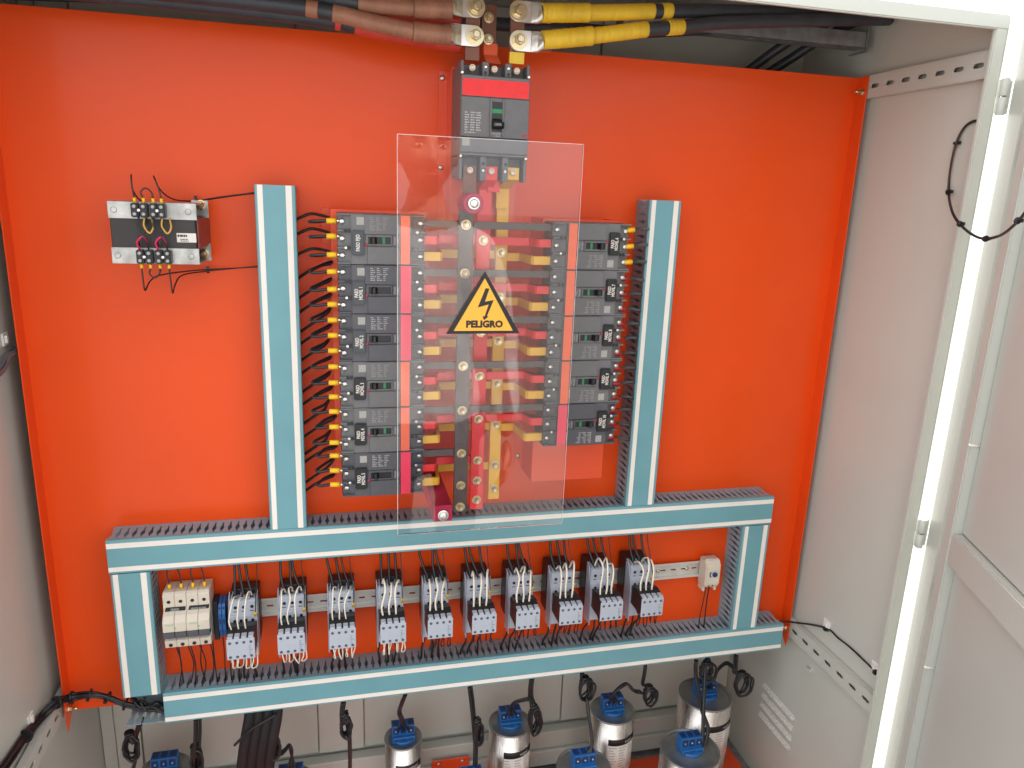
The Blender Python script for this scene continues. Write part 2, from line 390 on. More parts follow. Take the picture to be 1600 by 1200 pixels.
# ------------------------------------------------------------------ cable ducts
def finger_poly(c, pitch):     # one comb tooth, (along, d)
    a, b = c-pitch/2, c+pitch/2
    L = [(a+.0012, .0100), (a+.0012, .021), (a+.0026, .026), (a+.0036, .032), (a+.0030, .0375), (a+.0014, .0405), (a+.0012, .0445), (a+.0024, .0468), (a+.0010, .050), (a+.0008, .0545)]
    return L + [(2*c-x, y) for x, y in reversed(L)]
def duct(label, vertical, a0, a1, c0, c1, comb0=None, comb1=None, cov=None):
    # a: along the duct, c: across;  vertical ducts run along z
    cov = cov or (a0, a1)
    loc = Vector((c0, 0, a0)) if vertical else Vector((a0, 0, c0))
    t = thing("cable_duct", label, "cable duct", loc, group="teal slotted cable ducts on the plate")
    def bx(q, s0, s1, d0, d1, e0, e1):
        return q.box(e0, e1, d0, d1, s0, s1) if vertical else q.box(s0, s1, d0, d1, e0, e1)
    part("duct_base", bx(M(), a0, a1, .0006, .0022, c0+.0012, c1-.0012).mesh("duct_base", SLATE), t, -loc)
    for e0, e1, rng in ((c0+.0012, c0+.0028, comb0), (c1-.0028, c1-.0012, comb1)):
        r0, r1 = rng or (a0, a1)
        n = max(1, round((r1-r0)/.0125)); pt = (r1-r0)/n; q = M()
        bx(q, r0, r1, .0024, .0099, e0, e1)
        for i in range(n):
            pl = finger_poly(r0+pt*(i+.5), pt)
            if vertical: q.prism([(y, x) for x, y in pl], 'x', e0, e1)
            else: q.prism(pl, 'z', e0, e1)
        part("slotted_wall", q.mesh("slotted_wall", SLATE), t, -loc)
    # cover: face, two lips
    q = M(); s0, s1 = cov
    prof = [(c0, .0572), (c0+.0012, .0585), (c1-.0012, .0585), (c1, .0572), (c1, .0490), (c1-.0011, .0490), (c1-.0011, .0568), (c0+.0011, .0568), (c0+.0011, .0490), (c0, .0490)]
    q.prism(prof, 'z', s0, s1) if vertical else q.prism([(y, x) for x, y in prof], 'x', s0, s1)
    cv = part("duct_cover", q.mesh("duct_cover", TEAL), t, -loc)
    for w0, w1 in ((.0042, .0122), (.0458, .0548)):
        g = random.uniform(-.0004, .0004)
        part("white_stripe", bx(M(), s0+.0002, s1-.0002, .0586, .0590, c0+w0+g, c0+w1+g).mesh("white_stripe", WTAPE), cv)
    return t
TH0, TH1 = -.5505, -.4905; BH0, BH1 = -.8458, -.7859
duct("tall teal cable duct left of the breakers", True, TH1+.0008, .0782, -.1927, -.1327)
duct("tall teal cable duct right of the breakers", True, TH1+.0008, .0777, .4531, .5131)
duct("longest teal cable duct running across between the breakers and the contactors", False, -.4476, .7736, TH0, TH1)
duct("short upright teal cable duct at the left end of the contactor row", True, BH1+.001, TH0-.0008, -.4462, -.3862)
duct("short upright teal cable duct at the right end of the contactor row beside the thermostat", True, BH1+.001, TH0-.0008, .7124, .7725)
duct("lowest teal cable duct running across under the contactors", False, -.4476, .8372, BH0, BH1, comb1=(-.3833, .8372), cov=(-.3833, .8372))

# ------------------------------------------------------------------ breakers
BD = .132
HOLES = []
def breaker(tagtxt, look, loc, flip, label, on, group):
    body = DGREY if look == 'dark' else MGREY; tape = PTAPE if look == 'dark' else OTAPE
    t = thing("circuit_breaker", label, "circuit breaker", loc, (0, math.pi if flip else 0, 0), group)
    k = look
    def f_body():
        q = M(); prof = [(0, .0730), (0, BD-.014), (.006, BD-.012), (.019, BD-.0045), (.0195, BD-.001), (.107, BD-.001), (.1075, BD-.0045), (.124, BD-.012), (.130, BD-.014), (.130, .0730)]
        q.prism(prof, 'z', -.0747, -.0003); return q.mesh("body", body, .0006)
    part("body", cached(('bb', k), f_body), t)
    for bi, (u0, u1) in enumerate(((-.001, .0185), (.109, .131))):
        for v in (.0003, .0243, .0493, .0722):
            part("terminal_barrier", rect_mesh('terminal_barrier', body, u0, u1, .090, BD-.0018, -v-.0025, -v, .0004), t)
        a_ = (.0185, .1055)[bi]; part("terminal_step", rect_mesh('terminal_step', body, a_, a_+.0032, .1, BD-.0019, -.0746, -.0004, .0004), t)
    def f_cov():
        q = M(); q.box(.0385, .0915, BD-.0009, BD+.0006, -.0300, -.0012); q.box(.0405, .0800, BD-.0009, BD+.0022, -.0335, -.0304); q.box(.0405, .0800, BD-.0009, BD+.0022, -.0465, -.0440)
        q.box(.0405, .0445, BD-.0009, BD+.0022, -.0440, -.0335); q.box(.0775, .0800, BD-.0009, BD+.0022, -.0440, -.0335); q.box(.0805, .0915, BD-.0009, BD+.0010, -.0465, -.0304)
        q.box(.0430, .0915, BD-.0009, BD+.0014, -.0740, -.0480)
        return q.mesh("front_cover", body, .0005)
    part("front_cover", cached(('bc', k), f_cov), t)
    sl = part("switch_slot", rect_mesh('switch_slot', BLACK, .0446, .0774, BD-.001, BD-.0004, -.0439, -.0336), t)
    def f_tog():
        q = M(); q.prism([(.0475, BD-.0003), (.0495, BD+.0085), (.0535, BD+.0085), (.0575, BD-.0003)], 'z', -.0436, -.0339); return q.mesh("toggle", BLACK, .0006)
    part("toggle", cached('tog', f_tog), sl, (0 if on else .0005, 0, 0))
    if on: part("green_flag", rect_mesh('green_flag', GREEN, .0655, .0692, BD-.0003, BD+.0002, -.0438, -.0337), sl)
    part("trip_button", cached('tb', lambda: M().lathe((.0415, BD+.0006, -.0455), [(.002, 0), (.002, .003), (.0012, .0035)], 10, 'd').mesh("trip_button", REDBTN)), t)
    part("colour_sticker", rect_mesh('colour_sticker', tape, .0925 if look != 'dark' else .0925, .1065 if look != 'dark' else .1085, BD+.0004, BD+.0008, -.0735, -.0012), t)
    part("sticker", rect_mesh('sticker', mk("faded_sticker", (.36, .34, .31), .6, var=.25, scale=900) if 'fs' not in CACHE else CACHE['fs'], .0275, .0385, BD-.001, BD-.0006, -.0165, -.0050), t)
    bm_ = CACHE.setdefault('dp', mk('pale_print', (.36, .35, .34), .6)) if look == 'dark' else CACHE.setdefault('fp', mk("faded_print", (.27, .26, .25), .6, var=.05))
    part("rating_print", bars(('rp', k), bm_, .047, .076, -.0245, -.004, 7, BD+.0007, 5, cols=3), t)
    text("lettering", "Schneider", .0042, PRINTW, t, (.0835 if not flip else .0835, -.0385), math.pi/2 if not flip else -math.pi/2, BD+.0013, squeeze=.72)
    text("lettering", "Electric", .003, PRINTW, t, (.0882, -.0385), math.pi/2 if not flip else -math.pi/2, BD+.0013, squeeze=.75)
    def f_tag():
        q = M(); q.box(.0196, .0385, BD-.0009, BD+.0035, -.0612, -.0242); q.box(.0185, .0400, BD-.0009, BD+.0020, -.0590, -.0560) if False else None
        return q.mesh("name_tag", CACHE['tagm'+k], .0016, 2)
    CACHE.setdefault('tagm'+'light', BLACK); CACHE.setdefault('tagm'+'dark', mk("slate_tag", (.045, .055, .065), .32, var=.08))
    CACHE.setdefault('fs', bpy.data.materials["faded_sticker"])
    useslate = tagtxt in ("PASO FIJO", "PASO\nMOVIL 1", "PASO\nMOVIL 2")
    tg = part("name_tag", cached(('tag', useslate), lambda: M().box(.0196, .0385, BD-.0009, BD+.0035, -.0612, -.0242).mesh("name_tag", CACHE['tagmdark'] if useslate else BLACK, .0016, 2)), t)
    text("lettering", tagtxt, .0078, LABELW, tg, (.0292, -.0427), math.pi/2 if not flip else -math.pi/2, BD+.0037, bold=.00022, squeeze=.70, sp=.86)
    for v in (.0125, .0375, .0625):
        part("terminal_screw", bolt_mesh('term'), t, (.0065, BD-.0115, -v)); part("terminal_screw", bolt_mesh('term'), t, (.1235, BD-.0115, -v))
    for u, v, kd in ((.011, .0256, 'hole'), (.0163, .0256, 'hole'), (.0115, .0506, 'small'), (.0163, .0506, 'hole'), (.1115, .0256, 'hole'), (.1180, .0256, 'small'), (.1115, .0506, 'hole'), (.1180, .0506, 'hole')):
        dd = BD-.0017 if (u < .0185 or u > .109) else BD-.001
        part("screw" if kd == 'small' else "screw_hole", bolt_mesh(kd), t, (u, dd, -v))
    return t
BX0, BZ1, RX1, RZ1 = -.0715, .0418, .3934, .0383
LT = [("PASO FIJO", 'light', 1), ("PASO\nMOVIL 1", 'dark', 0), ("PASO\nMOVIL 2", 'dark', 0), ("PASO\nMOVIL 3", 'light', 1), ("PASO\nMOVIL 4", 'light', 1), ("PASO\nMOVIL 5", 'dark', 0)]
RT = [("PASO\nMOVIL 6", 'light', 1), ("PASO\nMOVIL 7", 'light', 1), ("PASO\nMOVIL 8", 'light', 1), ("PASO\nMOVIL 9", 'light', 1), ("PASO\nMOVIL 10", 'dark', 1)]
GB = "moulded case breakers stacked beside the busbars"
STK = ["topmost", "second from the top", "third from the top", "third from the bottom", "second from the bottom", "lowest"]
STR = ["topmost", "second from the top", "middle one", "second from the bottom", "lowest"]
for i, (tx, lk, on) in enumerate(LT):
    n = tx.replace("\n", " ")
    breaker(tx, lk, (BX0, 0, BZ1-.075*i), False, f"breaker tagged {n} with {'pink' if lk == 'dark' else 'orange'} sticker, {STK[i]} of the left stack", on, GB)
for i, (tx, lk, on) in enumerate(RT):
    n = tx.replace("\n", " ")
    breaker(tx, lk, (RX1, 0, RZ1-.075*(i+1)), True, f"breaker tagged {n} with {'pink' if lk == 'dark' else 'orange'} sticker, {STR[i]} of the right stack", on, GB)

# main breaker
MX0 = .1095; MD = .130
mb = thing("main_breaker", "largest grey moulded breaker with a bright red tape, fed from above", "circuit breaker", (MX0, 0, .096))
mo = Vector((MX0, 0, .096))
part("body", M().box(MX0, MX0+.105, .0485, MD-.004, .132, .246).box(MX0, MX0+.105, .0485, .100, .1005, .132).box(MX0, MX0+.105, .0485, .100, .246, .264).mesh("body", MGREY, .0012), mb, -mo)
part("front_cover", M().box(MX0+.0005, MX0+.1045, MD-.0039, MD+.001, .159, .2155).box(MX0+.0005, MX0+.1045, MD-.0039, MD-.001, .2158, .2455).mesh("front_cover", MGREY, .0008), mb, -mo)
part("lower_cover", M().box(MX0+.0005, MX0+.1045, MD-.0039, MD, .1365, .158).box(MX0+.0005, MX0+.1045, MD-.0039, MD-.002, .1325, .136).mesh("lower_cover", MGREY, .0008), mb, -mo)
for u in (0, .034, .0685, .1005):
    wd, sh_ = (.0045, 0) if u in (0, .1005) else (.0095, .0015)
    for z0, z1 in ((.246, .2655), (.096, .132)):
        part("terminal_barrier", M().box(MX0+u-sh_, MX0+u+wd-sh_, .1002, MD-.006, z0, z1).mesh("terminal_barrier", MGREY, .0008), mb, -mo)
part("red_sticker", M().box(MX0+.002, MX0+.103, MD-.0008, MD-.0003, .217, .2405).mesh("red_sticker", REDT), mb, -mo)
sl = part("switch_slot", M().box(MX0+.047, MX0+.0625, MD+.0012, MD+.0018, .168, .210).mesh("switch_slot", BLACK), mb, -mo)
part("slot_frame", M().box(MX0+.0435, MX0+.047, MD+.001, MD+.003, .161, .2150).box(MX0+.0625, MX0+.066, MD+.001, MD+.003, .161, .2150).mesh("slot_frame", MGREY, .0006), mb, -mo)
part("green_flag", M().box(MX0+.0472, MX0+.0623, MD+.0019, MD+.0024, .194, .200).mesh("green_flag", GREEN), sl)
part("toggle", M().prism([(MD+.0019, .171), (MD+.011, .174), (MD+.011, .181), (MD+.0019, .187)], 'x', MX0+.0475, MX0+.062).box(MX0+.0625, MX0+.0645, MD+.004, MD+.011, .172, .182).mesh("toggle", BLACK, .001), sl)
text("lettering", "200A", .0045, PRINTW, sl, (MX0+.055, .1775), 0, MD+.0113)
part("rating_print", M().box(MX0+.0045, MX0+.0405, MD+.0012, MD+.0015, .163, .196).mesh("rating_print", mk("rating_plate", (.16, .15, .15), .5)), mb, -mo)
rp = bars('mrp', PRINTW, MX0+.006, MX0+.032, .167, .195, 8, MD+.0016, 3, cols=3); part("rating_print", rp, mb, -mo)
part("rating_print", bars('mrp2', PRINTW, MX0+.006, MX0+.039, .1635, .1665, 1, MD+.0016, 8), mb, -mo)
text("lettering", "Schneider", .0052, PRINTW, mb, Vector((MX0+.0545-mo.x, .1655-mo.z)), 0, MD+.0013, squeeze=.8)
text("lettering", "Electric", .0032, PRINTW, mb, Vector((MX0+.0575-mo.x, .1618-mo.z)), 0, MD+.0013, squeeze=.8)
part("trip_button", M().box(MX0+.096, MX0+.1015, MD+.001, MD+.002, .163, .1665).mesh("trip_button", REDBTN), mb, -mo)
part("sticker", M().box(MX0+.003, MX0+.0145, MD+.0003, MD+.0006, .146, .1575).mesh("sticker", CACHE['fs']), mb, -mo)
for u in (.0185, .052, .0865):
    part("terminal_screw", bolt_mesh('allen'), mb, Vector((MX0+u, .1135, .2575))-mo); part("terminal_screw", bolt_mesh('allen'), mb, Vector((MX0+u, .1135, .111))-mo)
for u, z, kd in ((.002, .2485, 's'), (.103, .2485, 's'), (.0372, .2585, 's'), (.0717, .2585, 's'), (.002, .131, 's'), (.103, .131, 's'), (.0372, .111, 's'), (.0717, .111, 's'), (.037, .2500, 'h'), (.072, .2500, 'h'), (.037, .1215, 'h'), (.072, .1215, 'h')):
    part("screw" if kd == 's' else "screw_hole", bolt_mesh('small' if kd == 's' else 'hole'), mb, Vector((MX0+u, MD-.004 if u in (.002, .103) else MD-.0058, z))-mo)

# ------------------------------------------------------------------ busbars
def busbar(label, q, mat, cat="busbar", group=None, bev=.0006):
    return q, label
VB = {'brown': (.1115, .1345, .1135, .1195), 'red': (.1455, .1685, .0835, .0895), 'yellow': (.1845, .2045, .0535, .0595)}
PH = [('brown', BROWNB, .1070, .1130), ('red', REDB, .0770, .0830), ('yellow', YELB, .0470, .0530)]
bolts = {}
def main_bar(colour, mat, q, label, bz, loc):
    t = thing("busbar", label, "busbar", loc, group="vertical main busbars"); o = Vector(loc)
    part("bar", q.mesh("bar", mat, .0006), t, -o)
    x0, x1, d0, d1 = VB[colour]
    for dx, z in bz: part("bolt", bolt_mesh('hex'), t, Vector(((x0+x1)/2+dx, d1, z))-o, rot=(0, random.uniform(0, 1), 0))
    return t
rowz = [BZ1-.075*i for i in range(6)]
zt = [[rowz[i]-.0125-.025*k for k in range(3)] for i in range(6)]
ztR = [[RZ1-.075*i-.0125-.025*k for k in range(3)] for i in range(5)]
x0, x1, d0, d1 = VB['brown']
main_bar('brown', BROWNB, M().box(x0, x1, d0, d1, -.452, .062), "frontmost vertical busbar, dark brown, under the magenta insulator", [(0, zt[i][0]) for i in range(6)] + [(0, -.403), (0, -.442)], (x0, 0, -.452))
x0, x1, d0, d1 = VB['red']
main_bar('red', REDB, M().box(x0, x1, d0, d1, -.462, .0795).box(x0+.014, x1+.010, d0+.0002, d1+.012, .080, .0985), "middle vertical busbar, bright red, between the brown and yellow bars", [(0, zt[i][1]) for i in range(6)] + [(0, -.408), (0, -.444)], (x0, 0, -.462))
x0, x1, d0, d1 = VB['yellow']
main_bar('yellow', YELB, M().box(x0, x1, d0, d1, -.458, .094), "rearmost vertical busbar, amber yellow, right of the red bar", [(0, zt[i][2]+.004) for i in range(6)] + [(0, -.437)], (x0, 0, -.458))
def strap(colour, mat, d0, d1, pts, z, h, label, grp):
    # pts: (x, d) centre line of a flat strap seen from above
    q = M(); n = len(pts); half = .003
    P = [Vector((a, b, 0)) for a, b in pts]; off = []
    for i in range(n):
        t_ = (P[min(i+1, n-1)]-P[max(i-1, 0)]).normalized(); nn = Vector((-t_.y, t_.x, 0)); off.append(nn)
    poly = [tuple((P[i]+off[i]*half)[:2]) for i in range(n)] + [tuple((P[i]-off[i]*half)[:2]) for i in reversed(range(n))]
    q.prism(poly, 'z', z-h/2, z+h/2); o = Vector((pts[0][0], 0, z))
    ob = part("strap", q.mesh("strap", mat, .0005), None, o)
    for v in ob.data.vertices: v.co -= W(o)
    ob.name = "busbar_strap"
    return tag(ob, label, "busbar strap", grp)
GS = "straps joining the breakers to the main busbars"
TD = .1115
ordn = ["top", "second", "third", "fourth", "fifth", "sixth"]
for i in range(6):
    for k, (cn, mat, d0, d1) in enumerate(PH):
        dm = (d0+d1)/2
        xv0, xv1 = VB[cn][0], VB[cn][1]
        SN, SD = STK[i], "left"
        zL = zt[i][k]
        if k == 0:
            strap(cn, mat, d0, d1, [(.054, dm), (xv1+.0008, dm)], zL, .0115, f"dark brown strap to the breaker {SN} of the {SD} stack", GS)
        else:
            xs = .078 if k == 1 else .084
            strap(cn, mat, d0, d1, [(.054, TD), (xs, TD), (xs+.001, TD-.001), (xs+.006, dm+.002), (xs+.008, dm), (xv1+.0008, dm)], zL, .0125 if k == 1 else .0135, f"{'red' if k == 1 else 'amber'} stepped strap to the breaker {SN} of the {SD} stack", GS)
    if i < 5:
        for k, (cn, mat, d0, d1) in enumerate(PH):
            dm = (d0+d1)/2; xv0, xv1 = VB[cn][0], VB[cn][1]; SN, SD = STR[i], "right"; zR = ztR[i][k] if k else zt[i][0]-.0005
            if k == 0: strap(cn, mat, d0, d1, [(xv1+.0015, dm), (.268, dm)], zR, .0115, f"dark brown strap to the breaker {SN} of the {SD} stack", GS)
            else:
                xs = .244 if k == 1 else .236
                strap(cn, mat, d0, d1, [(xv1+.0015, dm), (xs-.008, dm), (xs-.006, dm+.002), (xs-.001, TD-.001), (xs, TD), (.268, TD)], zR+.0025*(k == 1), .0125 if k == 1 else .0135, f"{'red' if k == 1 else 'amber'} stepped strap to the breaker {SN} of the {SD} stack", GS)
# bars leaving the main breaker downwards
def drop_bar(name, label, pts, mat, w0):
    q = M(); half = .0025   # pts (x, d, z): flat bar facing front
    for (xa, da, za), (xb, db, zb) in zip(pts[:-1], pts[1:]):
        q.add([(xa-w0/2, da-half, za), (xa+w0/2, da-half, za), (xa+w0/2, da+half, za), (xa-w0/2, da+half, za), (xb-w0/2, db-half, zb), (xb+w0/2, db-half, zb), (xb+w0/2, db+half, zb), (xb-w0/2, db+half, zb)],
              [(0, 1, 2, 3), (4, 7, 6, 5), (0, 4, 5, 1), (1, 5, 6, 2), (2, 6, 7, 3), (3, 7, 4, 0)])
    o = Vector(pts[-1]); ob = part(name, q.mesh(name, mat), None, o)
    for v in ob.data.vertices: v.co -= W(o)
    return tag(ob, label, "busbar", "bars joined to the main breaker")
TM = .1105
drop_bar("busbar_link", "dull brown link bar under the left pole of the main breaker", [(MX0+.0185, TM, .118), (MX0+.0185, TM, .062)], COPB, .020)
drop_bar("busbar_link", "red stepped link bar under the middle pole of the main breaker", [(MX0+.052, TM, .118), (MX0+.052, TM, .098), (MX0+.0475, .0945, .083), (MX0+.0475, .0925, .045)], REDB, .020)
drop_bar("busbar_link", "amber stepped link bar under the right pole of the main breaker", [(MX0+.0865, TM, .118), (MX0+.0865, TM, .100), (MX0+.082, .0645, .086), (MX0+.082, .0625, .055)], YELB, .020)
drop_bar("busbar_link", "brown copper bar rising from the left pole of the main breaker to the brown cables", [(.128, TM, .268), (.128, TM+.001, .355), (.128, TM+.001, .392)], COPB, .021)
drop_bar("busbar_link", "red taped bar rising from the middle pole of the main breaker", [(.1615, TM, .266), (.1615, .083, .282), (.1615, .080, .299)], OTAPE, .0215)
drop_bar("busbar_link", "brown copper bar between the lugs carrying the red cables", [(.158, .082, .3), (.158, .082, .352)], COPB, .022)
drop_bar("busbar_link", "yellow taped bar rising from the right pole of the main breaker to the yellow cables", [(.196, TM, .268), (.196, TM+.001, .284)], YTAPE, .0225)
drop_bar("busbar_link", "brown copper bar between the two yellow cable lugs", [(.195, TM+.001, .2845), (.195, TM+.001, .392)], COPB, .021)
for z in (.3035, .334):
    ob = part("link_bolt", bolt_mesh('hex'), None, (.157, .0848, z)); tag(ob, f"{'upper' if z > .32 else 'lower'} small bolt on the middle brown bar between the cable lugs", "bolt", "bolts on the middle bar")
# insulators and the clear sheet
AD = .185
def insulator(label, px, py, square):
    p = at(px, py, AD); t = thing("standoff_insulator", label, "insulator", (p.x, 0, p.z), group="magenta standoffs holding the clear sheet")
    if square: q = M().box(-.0155, .0155, .0006, AD-.001, -.012, .0155)
    else: q = M().lathe((0, 0, 0), [(.013, .12), (.015, .124), (.015, .150), (.012, .153), (.012, .158), (.0152, .161), (.0152, AD-.003), (.0135, AD-.001)], 28, 'd')
    part("insulator_body", q.mesh("insulator_body", MAG, .001 if square else 0), t)
    part("screw", bolt_mesh('stand'), t, (0, AD+.0032, 0))
insulator("round magenta standoff with cross head screw at the top of the brown bar", 740, 318, False)
insulator("square magenta standoff with cross head screw below the left stack", 692, 804, True)

# ------------------------------------------------------------------ cables, lugs, top
def lug(label, px, py, d, side, mat_bolt='bighex'):
    p = at(px, py, d); t = thing("cable_lug", label, "cable lug", p, group="tinned lugs bolted to the main bars"); s = side
    q = M(); n = 14
    pts = [(s*.012*math.sin(math.pi*i/n) if False else -s*.0135*math.sin(math.pi*i/n), .0148*math.cos(math.pi*i/n)) for i in range(n+1)]
    q.prism(pts + [(s*.020, -.0148), (s*.020, .0148)], 'd', 0, .0035)
    part("lug_palm", q.mesh("lug_palm", COPPER if False else TINNED, .0006), t)
    b = M(); vs = []
    for k, (x, hz, d0, d1) in enumerate(((.0201, .0148, 0, .0035), (.028, .0150, -.004, .010), (.034, .0135, -.009, .017), (.044, .0135, -.010, .018))):
        pass
    secs = [(.0201, .0148, .0, .0036), (.029, .0152, -.003, .009), (.036, .0136, -.008, .0165), (.050, .0132, -.009, .0175)]
    vs = []; fs = []; nn = 16
    for x, hz, a, c in secs:
        for i in range(nn):
            an = 2*math.pi*i/nn; ca, sa = math.cos(an), math.sin(an)
            sq = .55 if x < .03 else (.75 if x < .034 else 1)
            vs.append((s*x, (a+c)/2+(c-a)/2*math.copysign(abs(ca)**sq, ca), hz*math.copysign(abs(sa)**sq, sa)))
    for j in range(len(secs)-1): fs += [(j*nn+i, j*nn+(i+1) % nn, (j+1)*nn+(i+1) % nn, (j+1)*nn+i) for i in range(nn)]
    fs += [tuple(range(nn)), tuple(range(len(vs)-nn, len(vs)))]
    b.add(vs, fs); part("lug_barrel", b.mesh("lug_barrel", TINNED), t)
    part("bolt", bolt_mesh(mat_bolt), t, (0, .0035, 0), rot=(0, .4, 0))
    return p
LD = .115
def cable(label, path, r, segs, group):
    # segs: list of (from fraction, to fraction, material, extra radius, name)
    t = thing("power_cable", label, "cable", path[0], group=group); o = Vector(path[0])
    P = [Vector(p) for p in path]
    Q = []
    for i in range(len(P)-1):
        a, b, c, e = P[max(i-1, 0)], P[i], P[i+1], P[min(i+2, len(P)-1)]
        for k in range(12):
            u = k/12; Q.append(0.5*((2*b)+(c-a)*u+(2*a-5*b+4*c-e)*u*u+(3*b-a-3*c+e)*u**3))
    Q.append(P[-1]); n = len(Q)-1
    part("cable_sheath", M().tube(Q, r, 14, 1).mesh("cable_sheath", RUBBER), t, -o)
    for f0, f1, mat, ex, nm in segs:
        i0, i1 = int(f0*n), max(int(f0*n)+1, int(f1*n)); seg = Q[i0:i1+1]; S = []
        rr = []
        for a, b in zip(seg[:-1], seg[1:]):
            for k in range(4): S.append(a.lerp(b, k/4)); rr.append(r+ex+random.uniform(-.00025, .0004))
        S.append(seg[-1]); rr.append(r+ex)
        part(nm, M().tube(S, r+ex, 16, 1, rads=rr).mesh(nm, mat), t, -o)
def px3(seq): return [at(*p) for p in seq]
for (px, py, side, lb) in ((743, 12, -1, "upper lug on the left brown bar, tinned with a brass coloured bolt"), (741, 57, -1, "lower lug on the left brown bar, tinned with a brass coloured bolt"), (809, 18, 1, "upper lug on the right bar, leading to the upper yellow cable"), (809, 64, 1, "lower lug on the right bar, leading to the lower yellow cable")):
    lug(lb, px, py, LD, side)
GC = "thick black power cables at the top"
cable("upper black cable with brown tape on its end, running left", px3([(706, 14, .125), (640, 12, .125), (560, 4, .12), (470, -14, .12), (300, -50, .11)]), .0105, [(0, .23, BTAPE, .0030, "tape_wrap"), (.23, .5, BTAPE, .0012, "tape_wrap")], GC)
cable("lower black cable with brown tape on its end, running left", px3([(704, 56, .125), (640, 48, .125), (580, 35, .122), (520, 20, .12), (430, 6, .115), (200, -16, .10), (-60, -40, .1)]), .0105, [(0, .165, BTAPE, .0030, "tape_wrap"), (.165, .50, BTAPE, .0012, "tape_wrap"), (.556, .60, BTAPE, .0010, "tape_band")], GC)
cable("black cable with red tape behind the upper brown cable", px3([(720, 34, .085), (640, 26, .085), (560, 16, .085), (470, 2, .085), (300, -30, .085)]), .0105, [(0, .5, RTAPE, .0012, "tape_wrap")], GC)
cable("black cable with red tape behind the lower brown cable", px3([(720, 70, .085), (640, 58, .085), (560, 42, .085), (500, 30, .085), (300, 6, .085), (-60, -30, .085)]), .0105, [(0, .42, RTAPE, .0012, "tape_wrap"), (.52, .55, RTAPE, .0010, "tape_band")], GC)
cable("upper black cable with yellow tape on its end, running right", px3([(846, 20, .125), (920, 20, .122), (1020, 18, .115), (1060, 17, .11), (1150, 18, .09), (1370, 24, .04)]), .0105, [(0, .20, YTAPE, .0030, "tape_wrap"), (.20, .415, YTAPE, .0012, "tape_wrap"), (.46, .565, YTAPE, .0010, "tape_band")], GC)
cable("lower black cable with yellow tape on its end, running right", px3([(847, 63, .125), (925, 56, .122), (1010, 46, .118), (1066, 42, .112), (1150, 34, .10), (1390, 30, .06)]), .0105, [(0, .20, YTAPE, .0030, "tape_wrap"), (.20, .40, YTAPE, .0012, "tape_wrap"), (.52, .60, YTAPE, .0010, "tape_band")], GC)
cable("plain black cable lying along the top left, nearest the corner", px3([(470, 8, .03), (300, -2, .02), (100, -10, 0), (-60, -16, 0)]), .011, [], GC)
cable("plain black cable crossing behind the middle bars at the top", px3([(1120, 44, .0), (980, 50, .0), (860, 42, .03), (740, 34, .04), (560, 8, .03)]), .010, [], GC)
cable("plain black cable sloping down behind the top right of the plate", px3([(1330, 22, -.04), (1260, 50, -.06), (1210, 80, -.09), (1160, 118, -.12)]), .009, [], GC)
cable("plain black cable sloping down next to its twin behind the plate", px3([(1345, 30, -.04), (1285, 60, -.07), (1235, 92, -.10), (1185, 124, -.13)]), .009, [], GC)
tr = thing("cable_tray", "grey perforated steel cable tray hung under the roof at the top right", "cable tray", (.40, 0, .362))
q = M(); cs = [.42+.0375*i for i in range(13)]
q.slots('z', .40, .875, -.02, .012, .3605, .362, cs, .02, .006); q.box(.40, .875, .0122, .0138, .3605, .385); q.box(.40, .875, -.022, -.0202, .3605, .385)
part("tray_channel", q.mesh("tray_channel", STEELD), tr, (-.40, 0, -.362))
part("hanger", M().box(.868, .8735, .014, .0165, .355, .4175).box(.868, .8735, -.03, .0165, .3525, .355).mesh("hanger", STEELD, .0006), tr, (-.40, 0, -.362))
part("hanger_bolt", M().cyl((.855, .004, .3622), (.855, .004, .385), .004, 10).mesh("hanger_bolt", ZINC), tr, (-.40, 0, -.362))

# ------------------------------------------------------------------ transformer
TX0, TX1 = -.3835, -.2675
tf = thing("transformer", "dark laminated transformer clamped between galvanised plates, left of the ducts", "transformer", (TX0, 0, -.04)); to = Vector((TX0, 0, -.04))
part("core", M().box(TX0+.001, TX1-.003, .004, .112, -.018, .028).mesh("core", LAM, .0012), tf, -to)
part("winding_side", M().box(TX1-.0028, TX1+.001, .004, .108, -.0165, .0265).mesh("winding_side", mk("red_varnish", (.16, .025, .02), .35), .0008), tf, -to)
for z0, z1, hz in ((.0245, .048, 1), (-.0385, -.0155, -1)):
    pl = part("clamp_plate", M().box(TX0, TX1, .1125, .1145, z0, z1).box(TX0, TX1, .03, .1124, z1-.002 if hz > 0 else z0, z1 if hz > 0 else z0+.002).mesh("clamp_plate", GALV, .0005), tf, -to)
    for x in (TX0+.008, TX1-.011): part("rivet", M().lathe((x, .1146, (z0+z1)/2), [(.0042, 0), (.0042, .0006), (.003, .001)], 12, 'd').mesh("rivet", GALV), pl)
for z in (.036, -.029):
    part("mounting_foot", M().box(TX1-.0205, TX1+.004, .0275, .0296, z-.011, z+.0155).mesh("mounting_foot", GALV, .0005), tf, -to)
    part("bolt", bolt_mesh('hex'), tf, Vector((TX1-.0065, .03, .0445 if z > 0 else -.0295))-to)
lb = part("paper_label", M().box(-.2965, -.2715+.001, .1122, .1126, .003-.010, .012-.006).mesh("paper_label", LABELW), tf, -to)
part("barcode", bars('bc', PRINTB, -.2955, -.274, -.0004, .0052, 1, .1127, 11), lb)
part("label_print", bars('bc2', PRINTB, -.292, -.273, -.0062, -.0016, 2, .1127, 12), lb)
